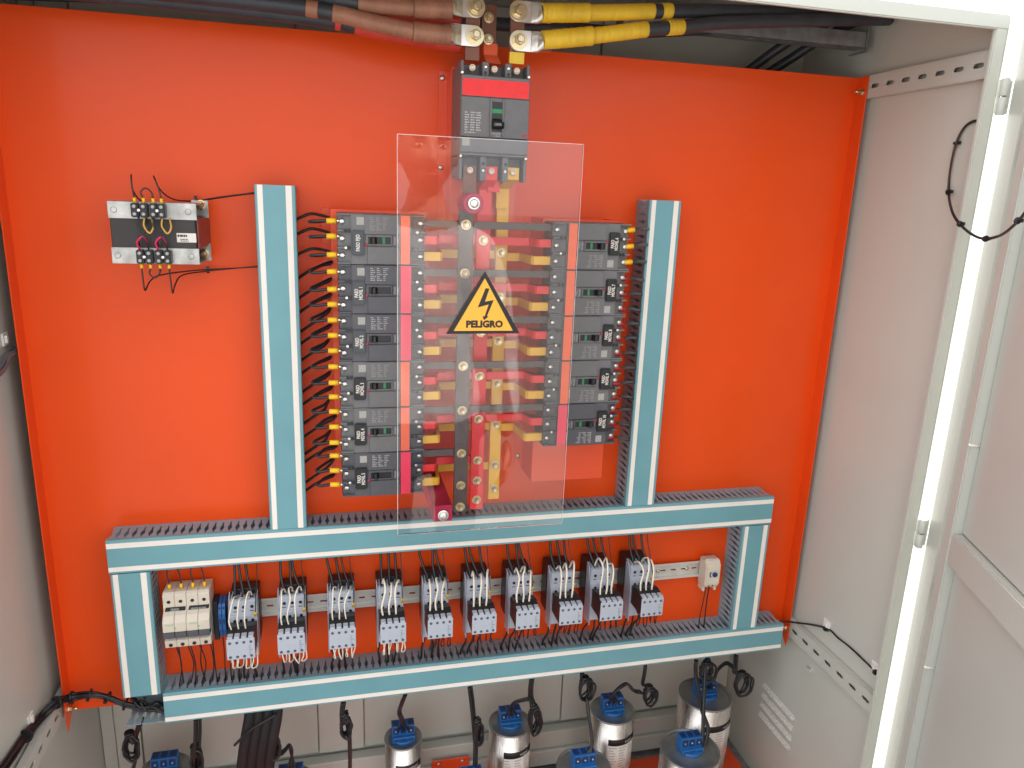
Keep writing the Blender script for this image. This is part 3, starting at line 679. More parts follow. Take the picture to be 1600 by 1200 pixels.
def tblock(px, z, up):
    for i, p in enumerate(px):
        q = M().box(p-.0048, p+.0048, .1147, .128, z-.0098, z+.0098)
        o_ = part("terminal_block", q.mesh("terminal_block", BLACK, .0012, 2), tf, -to)
        for zz in (z-.0052, z+.0052): part("terminal_screw", cached('ts3', lambda: M().lathe((0, 0, 0), [(.0026, 0), (.0026, .0012), (.0015, .0013)], 10, 'd').mesh("terminal_screw", STEELD)), o_, (p, .128, zz))
    for i in (0, 2):
        p = (px[i]+px[i+1])/2; part("screw", bolt_mesh('small'), tf, Vector((p, .1285, z))-to)
tb1 = [at(u, 325, .122).x for u in (211, 225, 240, 253)]; tb2 = [at(u, 402, .122).x for u in (220, 234, 249, 263)]
tblock(tb1, .0368, 1); tblock(tb2, -.0275, -1)
for i, (x, mt) in enumerate(((tb1[0]+.004, WIREB), (tb1[1], GOLDW), (tb1[2], WIREB), (tb1[3], GOLDW))):
    part("winding_lead", M().tube([(x, .122, .028), (x-.001, .127, .016), (x+.006, .130, .006), (x+.011, .127, .014), (x+.008, .118, .026)], .0013, 6).mesh("winding_lead", mt), tf, -to)
for i, (x, mt) in enumerate(((tb2[0], PINKC), (tb2[1], WIREB), (tb2[2], PINKC), (tb2[3], WIREB))):
    part("winding_lead", M().tube([(x, .122, -.018), (x-.002, .128, -.008), (x+(.004 if i % 2 == 0 else -.006), .130, .0), (x+(.008 if i % 2 == 0 else -.012), .125, -.002), (x+(.009 if i % 2 == 0 else -.013), .117, -.014)], .0016 if i % 2 == 0 else .0011, 6).mesh("winding_lead", mt), tf, -to)
def sleeve(a, b, r=.0024, n=8): return M().cyl(a, b, r, n)
def wire(name, label, path, r, group, sleeves=(), mat=WIREB, n=6, sub=5, cat="wire"):
    o = Vector(path[0])
    t = thing(name, label, cat, o, group=group)
    part("insulation", M().tube(path, r, n, sub).mesh("insulation", mat), t, -o)
    for a, b, rr, mt, nm in sleeves: part(nm, sleeve(a, b, rr).mesh(nm, mt), t, -o)
    return t
GT = "thin black wires at the transformer"
def twire(label, i, bot, path):
    tb = tb2 if bot else tb1; x = tb[i]; z = -.0375 if bot else .047; s = -1 if bot else 1
    P = [(x, .122, z), (x, .122, z+s*.006)] + path
    wire("wire", label, P, .0011, GT, [((x, .122, z), (x, .122, z+s*.0065), .0021, YEL, "yellow_ferrule")])
twire("tall wire from the first upper terminal of the transformer", 0, False, px3([(206, 290, .12), (205, 273, .11), (207, 295, .1), (218, 312, .08), (235, 316, .06), (280, 318, .03), (300, 316, .012), (350, 308, .02), (398, 302, .03)]))
twire("wire looping between the second and third upper terminals of the transformer", 1, False, px3([(220, 300, .12), (227, 294, .12), (236, 300, .12), (240, 312, .122)]))
twire("wire from the fourth upper terminal curling down to the tied pair", 3, False, px3([(248, 295, .12), (240, 275, .11), (250, 296, .09), (270, 311, .05), (302, 314, .014), (350, 307, .022), (398, 301, .032)]))
wire("wire", "short wire stub on the third upper terminal of the transformer", [(tb1[2], .122, .047), (tb1[2], .122, .053), (tb1[2]-.001, .121, .055)], .0011, GT, [((tb1[2], .122, .047), (tb1[2], .122, .0535), .0021, YEL, "yellow_ferrule")])
twire("wire hanging lowest from the first lower terminal of the transformer", 0, True, px3([(224, 440, .12), (227, 454, .115), (234, 440, .09), (250, 430, .06), (300, 423, .02), (350, 420, .02), (402, 417, .03)]))
twire("wire looping between the second and third lower terminals of the transformer", 1, True, px3([(234, 428, .12), (242, 434, .12), (250, 426, .12), (249, 418, .122)]))
twire("wire from the fourth lower terminal making a deep loop to the right", 3, True, px3([(267, 440, .12), (270, 458, .115), (274, 444, .09), (285, 430, .06), (320, 424, .02), (360, 420, .022), (402, 416, .032)]))
wire("wire", "short wire stub on the third lower terminal of the transformer", [(tb2[2], .122, -.0375), (tb2[2], .122, -.0435), (tb2[2]+.0005, .121, -.047)], .0011, GT, [((tb2[2], .122, -.0375), (tb2[2], .122, -.044), .0021, YEL, "yellow_ferrule")])
def ties(name, label, spots, group, r=.004, cat="cable tie"):
    for p, lb in spots:
        q = M().lathe(p, [(r, -.002), (r, .002)], 10, 'x', False).box(p[0]-.002, p[0]+.002, p[1]-.001, p[1]+.003, p[2]+r*.6, p[2]+r+.003)
        ob = part("cable_tie", q.mesh("cable_tie", BLACK), None); tag(ob, lb, cat, group)
ties("cable_tie", "", [(at(306, 313, .016), "black tie on the wire pair at the transformer's upper bolt"), (at(325, 423, .018), "black tie on the wire pair below the transformer")], "ties on the transformer wires")

# ------------------------------------------------------------------ wires into the left breakers
LY = [345, 369, 398, 424.5, 452, 475.5, 500, 524, 548, 573, 598, 620, 643, 667, 691.5, 712, 735, 757]
pos = ["upper", "middle", "lower"]
for i, y in enumerate(LY):
    rn = random.Random(40+i); nm = LT[i//3][0].replace("\n", " ")
    fx = 517+6*(y-345)/412; xd = 467+13*(y-345)/412; lo = rn.uniform(-5, 5); jx = rn.uniform(-5, 6)
    e = at(fx+8, y, .120); a = at(fx-7, y, .119)
    if i < 3: mid = [(xd-9, y+1+lo, .03), (xd+15, y-10+lo, .035), (xd+32, y-9+lo*.5, .045), (fx+1, y-3, .062), (fx-14, y+1, .082), (xd+17, y+1.5, .10), (xd+20, y+.5, .117)]
    else: mid = [(xd-9, y+19+lo, .03), (xd+14, y+3+lo, .04), (xd+30, y-6+lo*.6, .052), (fx-6+jx, y-12, .066), (fx-3+jx, y-17-lo*.3, .078), (fx-14, y-11, .092), (xd+19+jx*.6, y-4, .108), (xd+14+jx*.6, y, .115), (xd+22, y+2, .120)]
    P = px3(mid) + [a, e]
    wire("feed_wire", f"{pos[i % 3]} black wire looping into the breaker {STK[i//3]} of the left stack", P, .0024, "black wires looping into the left stack of breakers",
         [(a, e, .0042, YEL, "yellow_sleeve"), (e, at(fx+14, y, .1195), .0026, TINNED, "lug_end")], n=8, sub=6)
RY = [(985, 360), (983, 385.5), (981, 410), (977, 436), (974, 460), (972, 483.5), (970, 507), (967, 530), (965, 553), (964, 576), (962, 600), (960, 621), (958, 642), (956, 662), (954, 684)]
for i, (x, y) in enumerate(RY):
    nm = RT[i//3][0].replace("\n", " "); rn = random.Random(90+i); dy = rn.uniform(-3, 3)
    a = at(x-6, y, .120); e = at(x+6, y-1, .118); y2 = i < 3
    P = [e] + px3([(x+14, y-2+dy*.4, .10), (x+24, y-1+dy, .068), (x+30, y+dy, .052), (x+36, y+dy*1.5, .040), (x+44, y+dy*1.5, .034)])
    wire("feed_wire", f"{pos[i % 3]} black wire with {'yellow' if y2 else 'dark red'} sleeve, breaker {STR[i//3]} of the right stack", P, .0030, "black wires entering the right stack of breakers",
         [(a, e, .0042, YEL if y2 else CACHE.setdefault('dred', mk("dark_red_sleeve", (.30, .018, .015), .45)), "yellow_sleeve" if y2 else "red_sleeve"), (at(x-12, y-2, .1195), a, .0026, TINNED, "lug_end")], n=7)

# ------------------------------------------------------------------ DIN rail and the bottom row
rl = thing("din_rail", "long perforated zinc rail carrying the contactors", "din rail", (-.36, 0, -.664)); ro = Vector((-.36, 0, -.664))
RZ = -.664
cs = [-.345+.0235*i for i in range(44)]
q = M().slots('d', -.36, .685, RZ-.0125, RZ+.0125, .0046, .0056, cs, .0125, .0034)
for s in (-1, 1): q.box(-.36, .685, .0046, .0108, RZ+s*.013-.0005, RZ+s*.013+.0005); q.box(-.36, .685, .0098, .0110, RZ+s*.0155-.0023, RZ+s*.0155+.0023)
part("rail_strip", q.mesh("rail_strip", mk("bright_zinc_rail", (.74, .72, .67), .36, metal=.5, var=.08, scale=25)), rl, -ro)
for x in (-.10, .56, .625): part("screw", bolt_mesh('pan'), rl, Vector((x, .0057, RZ))-ro)
part("rail_backing", M().box(-.36, .685, .0006, .0008, RZ-.0120, RZ+.0120).mesh("rail_backing", ORANGE), rl, -ro)

# contactors
BLK = [(353, 1001), (433, 991), (514, 983), (594, 976), (668.5, 971.5), (738, 962), (807, 956), (875, 949), (939, 942), (1003, 936)]
ordc = ["first", "second", "third", "fourth", "fifth", "sixth", "seventh", "eighth", "ninth", "tenth"]
def contactor(i, px, py):
    p = at(px, py, .130); x = p.x; z = -.6475
    t = thing("contactor", f"pale grey contactor with looping white leads, {ordc[i]} from the left on the rail", "contactor", (x, 0, z), group="contactors in a row on the rail")
    w_ = .0445
    part("base", cached('cb', lambda: M().box(-.001, w_+.001, .0112, .044, -.058, .040).box(.004, w_-.004, .0442, .050, .036, .046).mesh("base", BLACK, .001)), t)
    def f_body():
        q = M(); q.prism([(.0442, -.062), (.0442, .034), (.066, .036), (.0705, .034), (.0705, .012), (.0765, .010), (.0765, -.010), (.080, -.012), (.080, -.066), (.056, -.066)], 'x', 0, w_)
        for k in range(3): q.box(.004+.014*k-.0012, .004+.014*k+.0005, .046, .0700, .034, .0415)
        q.box(w_-.001, w_, .046, .0700, .034, .0415)
        return q.mesh("body", LGREY, .0007)
    part("body", cached('cbd', f_body), t)
    def f_side():
        q = M(); q.prism([(.052, -.076), (.052, .044), (.062, .040), (.074, .012), (.080, .0), (.0815, -.076), (.076, -.070), (.071, -.077), (.066, -.070), (.060, -.077)], 'x', -.0022, -.0004); return q.mesh("side_cheek", LGREY2, .0004)
    part("side_cheek", cached('csd', f_side), t)
    def holes():
        q = M()
        for k in range(3): q.lathe((.009+.0135*k, .0706, .023), [(.0029, 0), (.0029, .0004)], 12, 'd', False)
        for u in (.008, .018, .037): q.lathe((u, .0766, .001), [(.0026, 0), (.0026, .0004)], 12, 'd', False)
        for k in range(3): q.box(.0125+.0135*k-.007, .0125+.0135*k-.001, .0706, .0709, .0145, .0158)
        q.box(.0245, .0285, .0766, .0770, -.001, .004)
        return q.mesh("screw_holes", BLACK)
    part("screw_holes", cached('ch', holes), t)
    # front block
    def f_top():
        q = M(); q.prism([(.0802, -.0365), (.0802, .0010), (.104, .0065), (.1285, .0005), (.1285, -.0365)], 'x', .0006, w_-.0006); return q.mesh("front_block", BLACK, .0006)
    part("front_block", cached('cf', f_top), t)
    def f_face():
        q = M(); q.box(0, w_, .1287, .1310, -.0378, .0003)
        for k in range(4): q.box(.0015+.0110*k, .0098+.0110*k, .1180, .1309, .0004, .0040)
        return q.mesh("front_face", LGREY, .0009)
    fc = part("front_face", cached('cff', f_face), t)
    def f_fh():
        q = M()
        for k in range(4):
            for zz in (-.0065, -.0325): q.lathe((.0056+.0110*k, .1311, zz), [(.0025, 0), (.0025, .0003)], 12, 'd', False)
        return q.mesh("screw_holes", DGREY)
    part("screw_holes", cached('cfh', f_fh), fc)
    part("label_print", bars('cfp', CACHE.setdefault('gp', mk("grey_print", (.25, .26, .28), .6)), .035, .042, -.030, -.012, 5, .1311, 4), fc)
    rn = random.Random(300+i)
    for k in range(3):
        xa = .0065+.0112*k; xb = .011+.0130*k+rn.uniform(-.002, .002); hi = .055+rn.uniform(-.006, .008)+(.006 if i > 4 else 0)
        part("white_lead", M().tube([(xa, .108, .0035), (xa-.001+rn.uniform(-.002, .002), .110, .022), (xa+.001+rn.uniform(-.003, .003), .106, hi-.012), ((xa+xb)/2+rn.uniform(-.002, .002), .093, hi), (xb, .074, hi-.008), (xb+rn.uniform(-.001, .001), .062, .040)], .00125 if i < 3 else .0017, 7, 5).mesh("white_lead", LEADW), t)
    lm = LEADW if i < 4 else WIREB
    for k in range(4):
        xa = .006+.011*k
        L = rn.uniform(.016, .028)
        part("lower_lead", M().tube([(xa, .122, -.0365), (xa+rn.uniform(-.003, .002), .122, -.048), (xa+rn.uniform(-.003, .004), .117, -.050-L*.62), (xa+rn.uniform(-.002, .006), .108, -.052-L*.66), (xa+.005, .098, -.050-L*.2), (xa+.004, .085, -.046)], .0012, 6, 4).mesh("lower_lead", lm), t)
    # supply wires: three thick, one thin with a yellow ferrule; each a thing of its own
    for k in range(3):
        xt = x+.008+.0135*k; top = xt+rn.uniform(-.010, .003)-.004
        wire("supply_wire", f"{['left', 'middle', 'right'][k]} thick black wire dropping into the {ordc[i]} contactor from the left", [(top, .032, -.545), (top+.001, .036, -.566), ((top+xt)/2+rn.uniform(-.001, .001), .046, -.588), (xt, .058, -.604), (xt, .060, -.616)], .0024 if i != 2 or k < 2 else .0018, "black wires dropping into the contactors", n=7)
    xt = x+.0425; top = xt+rn.uniform(-.004, .002)
    wire("control_wire", f"thin dark wire with a yellow ferrule on the {ordc[i]} contactor from the left", [(top, .036, -.545), (top, .044, -.575), (xt+.0005, .066, -.605), (xt, .080, -.630), (xt-.0005, .0785, -.636)], .0009, "thin wires with ferrules on the contactors", [((xt, .0800, -.630), (xt-.0008, .0780, -.6385), .0021, YEL, "yellow_ferrule")], n=6)
    for k in range(3):
        xs = x+.004+.014*k; ex = xs+rn.uniform(-.008, .004)
        wire("load_wire", f"{['left', 'middle', 'right'][k]} black wire leaving the bottom of the {ordc[i]} contactor from the left", [(xs, .060, -.712), (xs-.001, .062, -.730), ((xs+ex)/2+rn.uniform(-.004, .004), .050, -.752), (ex, .040, -.776), (ex, .034, -.795)], .0021, "black wires leaving the contactors downwards", n=6)
for i, (px, py) in enumerate(BLK): contactor(i, px, py)

# miniature breakers
def mcb(label, px, txt, tsz):
    p = at(px, 962, .081); x = p.x; z = -.6005; w_ = .0372
    t = thing("miniature_breaker", label, "miniature breaker", (x, 0, z), group="cream two pole breakers at the left end of the rail")
    prof = [(.012, -.092), (.012, .004), (.052, .006), (.0575, .002), (.0575, -.026), (.066, -.031), (.0735, -.040), (.0735, -.058), (.060, -.062), (.060, -.074), (.068, -.078), (.0655, -.092)]
    for k in range(2):
        a = k*w_/2
        part("pole_case", cached('mp', lambda: M().prism(prof, 'x', .0002, w_/2-.0002).mesh("pole_case", CREAM, .0008)), t, (a, 0, 0))
        part("terminal_hole", cached('mh', lambda: M().lathe((.0095, .0576, -.010), [(.003, 0), (.003, .0004)], 12, 'd', False).lathe((.0095, .0672, -.086), [(.0032, 0), (.0032, .0004)], 12, 'd', False).mesh("terminal_hole", PRINTB)), t, (a, 0, 0))
        part("toggle", cached('mt', lambda: M().prism([(.0602, -.0625), (.074, -.0605), (.0735, -.066), (.0645, -.0735), (.0602, -.0735)], 'x', .0035, .0152).box(.0004, .0182, .0605, .0752, -.0690, -.0585).mesh("toggle", DGREY, .0006)), t, (a, 0, 0))
    pl = M().prism([(.001, -.0305), (.0345, -.0305), (.0360, -.0195), (.0045, -.0195)], 'd', .0577, .0590)
    tg = part("name_tag", pl.mesh("name_tag", BLACK, .0008), t)
    text("lettering", txt, tsz, PRINTW, tg, (.0185, -.0250), 0, .0592, squeeze=.8, sp=.85, bold=.0001)
    text("lettering", "Schneider", .0045, PRINTG, t, (.0115, -.0440), 0, .0737, squeeze=.8)
    text("lettering", "e", .0075, PRINTG, t, (.0195, -.0500), 0, .0737, bold=.0002)
    return x
mx = [mcb("left cream two pole breaker with a black name tag of two lines", 250, "TENSION\nMANDO 1", .0040), mcb("right cream two pole breaker with a black name tag of one line", 288, "VENTILACION", .0047)]
for j, x in enumerate(mx):
    for k in range(2):
        a = x+.0093+.0186*k; rn = random.Random(j*2+k)
        wire("supply_wire", f"{['left', 'right'][k]} thin black wire entering the top of the {['left', 'right'][j]} cream breaker", [(a+rn.uniform(-.016, .004), .034, -.545), (a-.003, .038, -.566), (a, .042, -.582), (a, .043, -.596)], .0012, "thin wires above the cream breakers", [((a, .0424, -.585), (a, .043, -.5945), .0026, YEL, "yellow_ferrule")])
        for h in range(2):
            wire("load_wire", f"{['front', 'rear'][h]} thin black wire under the {['left', 'right'][k]} pole of the {['left', 'right'][j]} cream breaker", [(a+.002*h, .050, -.670), (a+.003+.004*h, .046, -.70), (a+rn.uniform(-.002, .012)+.004*h, .040, -.745), (a+.008*h, .032, -.792)], .0011, "thin wires below the cream breakers")
tb = thing("terminal_strip", "small blue rail terminals between the cream breakers and the first contactor", "terminal", (at(338, 950, .05).x, 0, -.664)); xo = tb.location.x
q = M()
for k in range(2):
    part("terminal_module", M().prism([(.011, -.034), (.011, .033), (.036, .030), (.044, .014), (.044, -.016), (.036, -.034)], 'x', .0008+.0062*k, .0066+.0062*k).mesh("terminal_module", BLUE, .0006), tb)
    part("screw_hole", M().box(.0022+.0062*k, .0052+.0062*k, .0441, .0444, -.004, .004).box(.0022+.0062*k, .0052+.0062*k, .0305, .0405, .0215, .0245).mesh("screw_hole", NAVY), tb)
part("end_plate", M().box(-.008, .0003, .011, .040, -.038, .036).box(.0137, .021, .011, .034, -.038, .036).mesh("end_plate", BLACK, .0006), tb)
for k in range(2):
    wire("load_wire", f"{['left', 'right'][k]} thin black wire hanging from the blue rail terminals", [(xo+.004+.006*k, .03, -.697), (xo+.005+.008*k, .03, -.73), (xo+.004+.010*k, .03, -.792)], .0010, "thin wires below the blue terminals")

# thermostat
tp = at(1116, 893, .045); th = thing("thermostat", "small cream thermostat with a blue dial at the right end of the rail", "thermostat", (tp.x-.0165, 0, RZ))
q = M().prism([(.011, -.030), (.011, .030), (.034, .032), (.0425, .022), (.0425, -.022), (.036, -.030)], 'x', 0, .033); part("case", q.mesh("case", CREAM, .0022, 2), th)
part("case_leg", M().box(.001, .006, .012, .034, -.040, -.030).box(.027, .032, .012, .034, -.040, -.030).mesh("case_leg", CREAM, .001), th)
dl = part("dial", M().lathe((.0195, .0426, .002), [(.0052, 0), (.0052, .003), (.0045, .0036)], 18, 'd').mesh("dial", NAVY), th)
arc = [(.0195-.0115*math.cos(a), .002+.0115*math.sin(a)) for a in [R(v) for v in range(-35, 40, 8)]]; arc2 = [(.0195-.0088*math.cos(a), .002+.0088*math.sin(a)) for a in [R(v) for v in range(35, -40, -8)]]
part("dial_mark", M().prism(arc+arc2, 'd', .0426, .0430).mesh("dial_mark", NAVY), th)
q = M()
for k in range(7):
    a = R(-30+k*40); q.box(.0195+.0078*math.cos(a)-.0005, .0195+.0078*math.cos(a)+.0005, .0426, .0429, .002+.0078*math.sin(a)-.0006, .002+.0078*math.sin(a)+.0006)
part("dial_print", q.mesh("dial_print", PRINTB), th)
part("terminal_hole", M().lathe((.010, .0405, -.024), [(.0016, 0), (.0016, .001)], 8, 'd').lathe((.018, .0405, -.024), [(.0016, 0), (.0016, .001)], 8, 'd').mesh("terminal_hole", PRINTB), th)
for k in range(2):
    xx = tp.x-.0065+.008*k
    wire("load_wire", f"{['left', 'right'][k]} thin wire hanging from the thermostat", [(xx, .03, -.692), (xx-.002, .03, -.73), (xx-.006+.004*k, .03, -.765), (xx-.006+.004*k, .03, -.795)], .0010 if k == 0 else .0014, "thin wires below the thermostat")

# ------------------------------------------------------------------ cable bundles
def strands(label, path, n, r, spread, name="cable_bundle", ties_=(), group=None, mat=WIREB, seed=1, cat="cable bundle", tiew=1.15):
    rn = random.Random(seed); o = Vector(path[0]); t = thing(name, label, cat, o, group=group); P = [Vector(p) for p in path]
    for k in range(n):
        off = Vector((rn.gauss(0, 1), rn.gauss(0, 1), rn.gauss(0, 1))).normalized()*spread*math.sqrt(rn.random())
        off2 = Vector((rn.gauss(0, 1), rn.gauss(0, 1), rn.gauss(0, 1))).normalized()*spread*math.sqrt(rn.random())
        q = [p+off.lerp(off2, j/max(1, len(P)-1))+Vector([rn.uniform(-1, 1)*spread*.25 for _ in range(3)]) for j, p in enumerate(P)]
        part("strand", M().tube(q, r, 6, 5).mesh("strand", mat), t, -o)
    for i in ties_:
        a, b = P[i], P[min(i+1, len(P)-1)]; dr = (b-a).normalized()
        part("tie", M().cyl(a-dr*.002, a+dr*.002, (spread+r)*tiew, 12).box(a.x-.002, a.x+.002, a.y+(spread+r)*.9, a.y+(spread+r)*tiew+.003, a.z-.002, a.z+.003).mesh("tie", BLACK), t, -o)
    return t
strands("thick bundle of black wires leaving the bottom left corner along the side wall", [atx(-40, 1262, -.566), atx(12, 1190, -.566), atx(40, 1150, -.566), atx(66, 1118, -.564), at(88, 1098, .06), at(112, 1090, .034), at(140, 1086, .034), at(168, 1090, .032), at(196, 1100, .03), at(225, 1106, .03), at(262, 1108, .03)], 16, .0022, .0085, ties_=(2, 4, 5, 6, 7, 8), seed=3, tiew=1.02)
strands("tangle of black wires in the uncovered left end of the lowest duct", [at(212, 1096, .03), at(225, 1106, .032), at(240, 1102, .035), at(252, 1108, .035), at(275, 1104, .03)], 14, .0022, .012, seed=5)
strands("pair of thin wires running from the plate to mounts on the right wall", [at(1180, 972, .012), at(1204, 971, .014), atx(1245, 973, .878), atx(1290, 982, .886), atx(1310, 998, .886), atx(1330, 1014, .886), atx(1368, 1050, .886), atx(1380, 1062, .886)], 2, .0016, .002, ties_=(1, 3, 6), seed=8, tiew=1.6)
strands("looped cable hanging from the door across the right front frame", [atx(1540, 200, .886), atx(1527, 189, .886), atx(1508, 198, .886), atx(1494, 224, .884), atx(1485, 262, .884), atx(1482, 300, .882), at(1487, 330, .300), at(1500, 350, .330), at(1520, 367, .355), at(1540, 373, .375), at(1565, 366, .41), at(1590, 345, .45), at(1606, 325, .48)], 3, .0017, .0018, ties_=(3, 5, 7, 9, 11), seed=9, tiew=1.3)
def mount(label, p, sx):
    ob = part("adhesive_mount", M().box(p.x-.0015*sx-.0015, p.x-.0015*sx+.0015, p.y-.010, p.y+.010, p.z-.010, p.z+.010).box(p.x-.004*sx-.002, p.x-.004*sx+.002, p.y-.004, p.y+.004, p.z-.006, p.z+.006).mesh("adhesive_mount", WHITEP, .0008)); tag(ob, label, "cable mount", "white adhesive mounts on the cabinet walls")
mount("white adhesive mount on the right wall nearer the plate", atx(1293, 975, X1), 1)
mount("white adhesive mount on the right wall beside the front frame", atx(1369, 1042, X1), 1)
mount("white adhesive mount under the thick wire bundle on the left wall", atx(46, 1124, X0), -1)
mount("white adhesive mount on the left wall at the picture edge, half height", atx(6, 530, X0), -1)
strands("grey cable bundle held at the left picture edge against the wall", [atx(-30, 600, X0+.02), atx(2, 575, X0+.018), atx(10, 556, X0+.016), atx(22, 548, X0+.014)], 6, .0024, .007, mat=mk("grey_cable", (.10, .11, .12), .4), seed=12)
for lb, p in (("small white screw end poking through the right wall above the vent", atx(1268, 1047, X1)),):
    ob = part("rivet", M().lathe(p, [(.005, 0), (.004, -.003), (.002, -.004)], 10, 'x').box(p.x-.010, p.x-.0042, p.y-.012, p.y+.004, p.z-.002, p.z+.002).mesh("rivet", BEIGE)); tag(ob, lb, "rivet")

# ------------------------------------------------------------------ capacitors on the cabinet floor
TZ = FZ+.012
tray = part("capacitor_tray", M().box(-.55, .865, -.130, .286, TZ-.003, TZ).mesh("capacitor_tray", ORANGE2, .001)); tag(tray, "orange shelf under the capacitors on the cabinet floor", "shelf")
bp = at(700, 1195, -.135)
ob = part("bolted_plate", M().box(.118, .206, -.158, -.155, TZ+.001, -1.195).mesh("bolted_plate", ORANGE2, .0008)); tag(ob, "dark orange upright plate with two bolts behind the capacitors", "plate")
for x in (.134, .190): part("bolt", bolt_mesh('pan'), ob, (x, -.1548, -1.204))
CAPS = [("capacitor of the back row, second from the left, slimmest can", 630, 1151, 57, -.085, 0), ("capacitor of the back row with a cable coil hanging at its right", 797, 1128, 66, -.07, 1), ("capacitor of the back row, tied cables arching from its right", 957, 1108, 68, -.05, 2), ("tallest capacitor in the far right corner", 1102, 1084, 81, -.04, 3), ("front capacitor at the right with cables plugged straight in", 1078, 1170, 91, .085, 4), ("front capacitor in the middle with two cables from above", 912, 1197, 84, .085, 5), ("capacitor at the far left showing only its blue terminal", 258, 1203, 76, -.07, 6), ("capacitor showing the top of its blue terminal, beside the thick black sleeves", 455, 1222, 72, -.02, 7), ("front capacitor showing only the tip of its blue terminal at the picture bottom", 735, 1226, 78, .05, 8)]
TERM = []
for lb_, px, py, wd, d, i in CAPS:
    c = at(px, py, d); Z = (W(c)-CAM).dot(CF); r = wd/2*Z/FPX
    t = thing("capacitor", lb_, "capacitor", (c.x, d, TZ), group="aluminium capacitor cans with blue terminals"); H = c.z-TZ
    part("can", M().lathe((0, 0, 0), [(r*.97, .0005), (r, .004), (r, H-.004)], 48).mesh("can", ALU), t)
    part("lid", M().lathe((0, 0, 0), [(r, H-.0039), (r+.0012, H-.001), (r+.0008, H), (r-.001, H+.0002), (r-.003, H-.004), (r*.5, H-.0035), (.001, H-.0035)], 48).mesh("lid", ALUTOP), t)
    a0 = R(-90+ (12 if px < 900 else 6))
    def wrap(z0, z1, rr, s0, s1, mat, nm, par):
        q = M(); n = 18; vs = []
        for k in range(n+1):
            a = R(s0+(s1-s0)*k/n); vs += [(rr*math.sin(a), rr*math.cos(a), z0), (rr*math.sin(a), rr*math.cos(a), z1), ((rr-.0003)*math.sin(a), (rr-.0003)*math.cos(a), z0), ((rr-.0003)*math.sin(a), (rr-.0003)*math.cos(a), z1)]
        fs = []
        for k in range(n): b = 4*k; fs += [(b, b+4, b+5, b+1), (b+2, b+3, b+7, b+6), (b, b+2, b+6, b+4), (b+1, b+5, b+7, b+3)]
        fs += [(0, 1, 3, 2), (4*n, 4*n+2, 4*n+3, 4*n+1)]
        q.add(vs, fs, True); return part(nm, q.mesh(nm, mat), par)
    lbz = H-.055
    lab = wrap(lbz-.075, lbz, r+.0008, -28, 62, LABELW, "paper_label", t)
    wrap(lbz-.001, lbz+.0145, r+.0013, -28, 60, PRINTB, "black_band", t)
    # lettering bent round the can
    cu = bpy.data.curves.new("lettering", 'FONT'); cu.body = "vcpi"; cu.size = .0125; cu.align_x = 'CENTER'; cu.align_y = 'CENTER'; cu.offset = .0002
    oo = bpy.data.objects.new("lettering", cu); me = bpy.data.meshes.new_from_object(oo); bpy.data.objects.remove(oo); bpy.data.curves.remove(cu)
    for v in me.vertices:
        a = R(28)+v.co.x/r; v.co = W(((r+.0018)*math.sin(a), (r+.0018)*math.cos(a), lbz+.0068+v.co.y))
    me.materials.clear(); me.materials.append(PRINTW); part("lettering", me, t)
    q = M(); rn = random.Random(i)
    for row in range(9):
        z = lbz-.008-.0068*row
        for cc in range(3):
            s0 = -24+26*cc; s1 = s0+rn.uniform(10, 20); rr = r+.0012
            for k in range(4):
                aa, ab = R(s0+(s1-s0)*k/4), R(s0+(s1-s0)*(k+.8)/4)
                q.add([(rr*math.sin(aa), rr*math.cos(aa), z), (rr*math.sin(ab), rr*math.cos(ab), z), (rr*math.sin(ab), rr*math.cos(ab), z+.0016), (rr*math.sin(aa), rr*math.cos(aa), z+.0016)], [(0, 1, 2, 3)])
    part("label_print", q.mesh("label_print", CACHE.setdefault('cp', mk("grey_label_print", (.20, .17, .17), .6))), lab)
    # blue terminal
    bw = min(r*.62, .024); tz = H-.003
    q = M().box(-bw, bw, -bw*.75, bw*.25, tz, tz+.034).box(-bw, bw, bw*.251, bw*.62, tz, tz+.0125); q.lathe((0, 0, tz-.001), [(bw*1.02, 0), (bw*1.02, .006), (bw*.9, .008)], 24)
    tm = part("terminal_block", q.mesh("terminal_block", BLUE, .0009), t)
    q = M()
    for k in range(3):
        u = bw*(-.66+.66*k); q.box(u-bw*.26, u+bw*.26, bw*.2505, bw*.256, tz+.0155, tz+.0315); q.box(u-bw*.2, u+bw*.2, bw*.6205, bw*.626, tz+.003, tz+.009); q.box(u-bw*.24, u+bw*.24, -bw*.6, bw*.05, tz+.0341, tz+.0345)
    part("terminal_slot", q.mesh("terminal_slot", NAVY), tm)
    for k in range(3): part("screw", cached('csc', lambda: M().lathe((0, 0, 0), [(.0022, 0), (.0022, .002), (.0012, .0024)], 10, 'd').mesh("screw", ZINC)), tm, (bw*(-.66+.66*k), bw*.257, tz+.0225))
    TERM.append(Vector((c.x, d, TZ+tz+.034)))
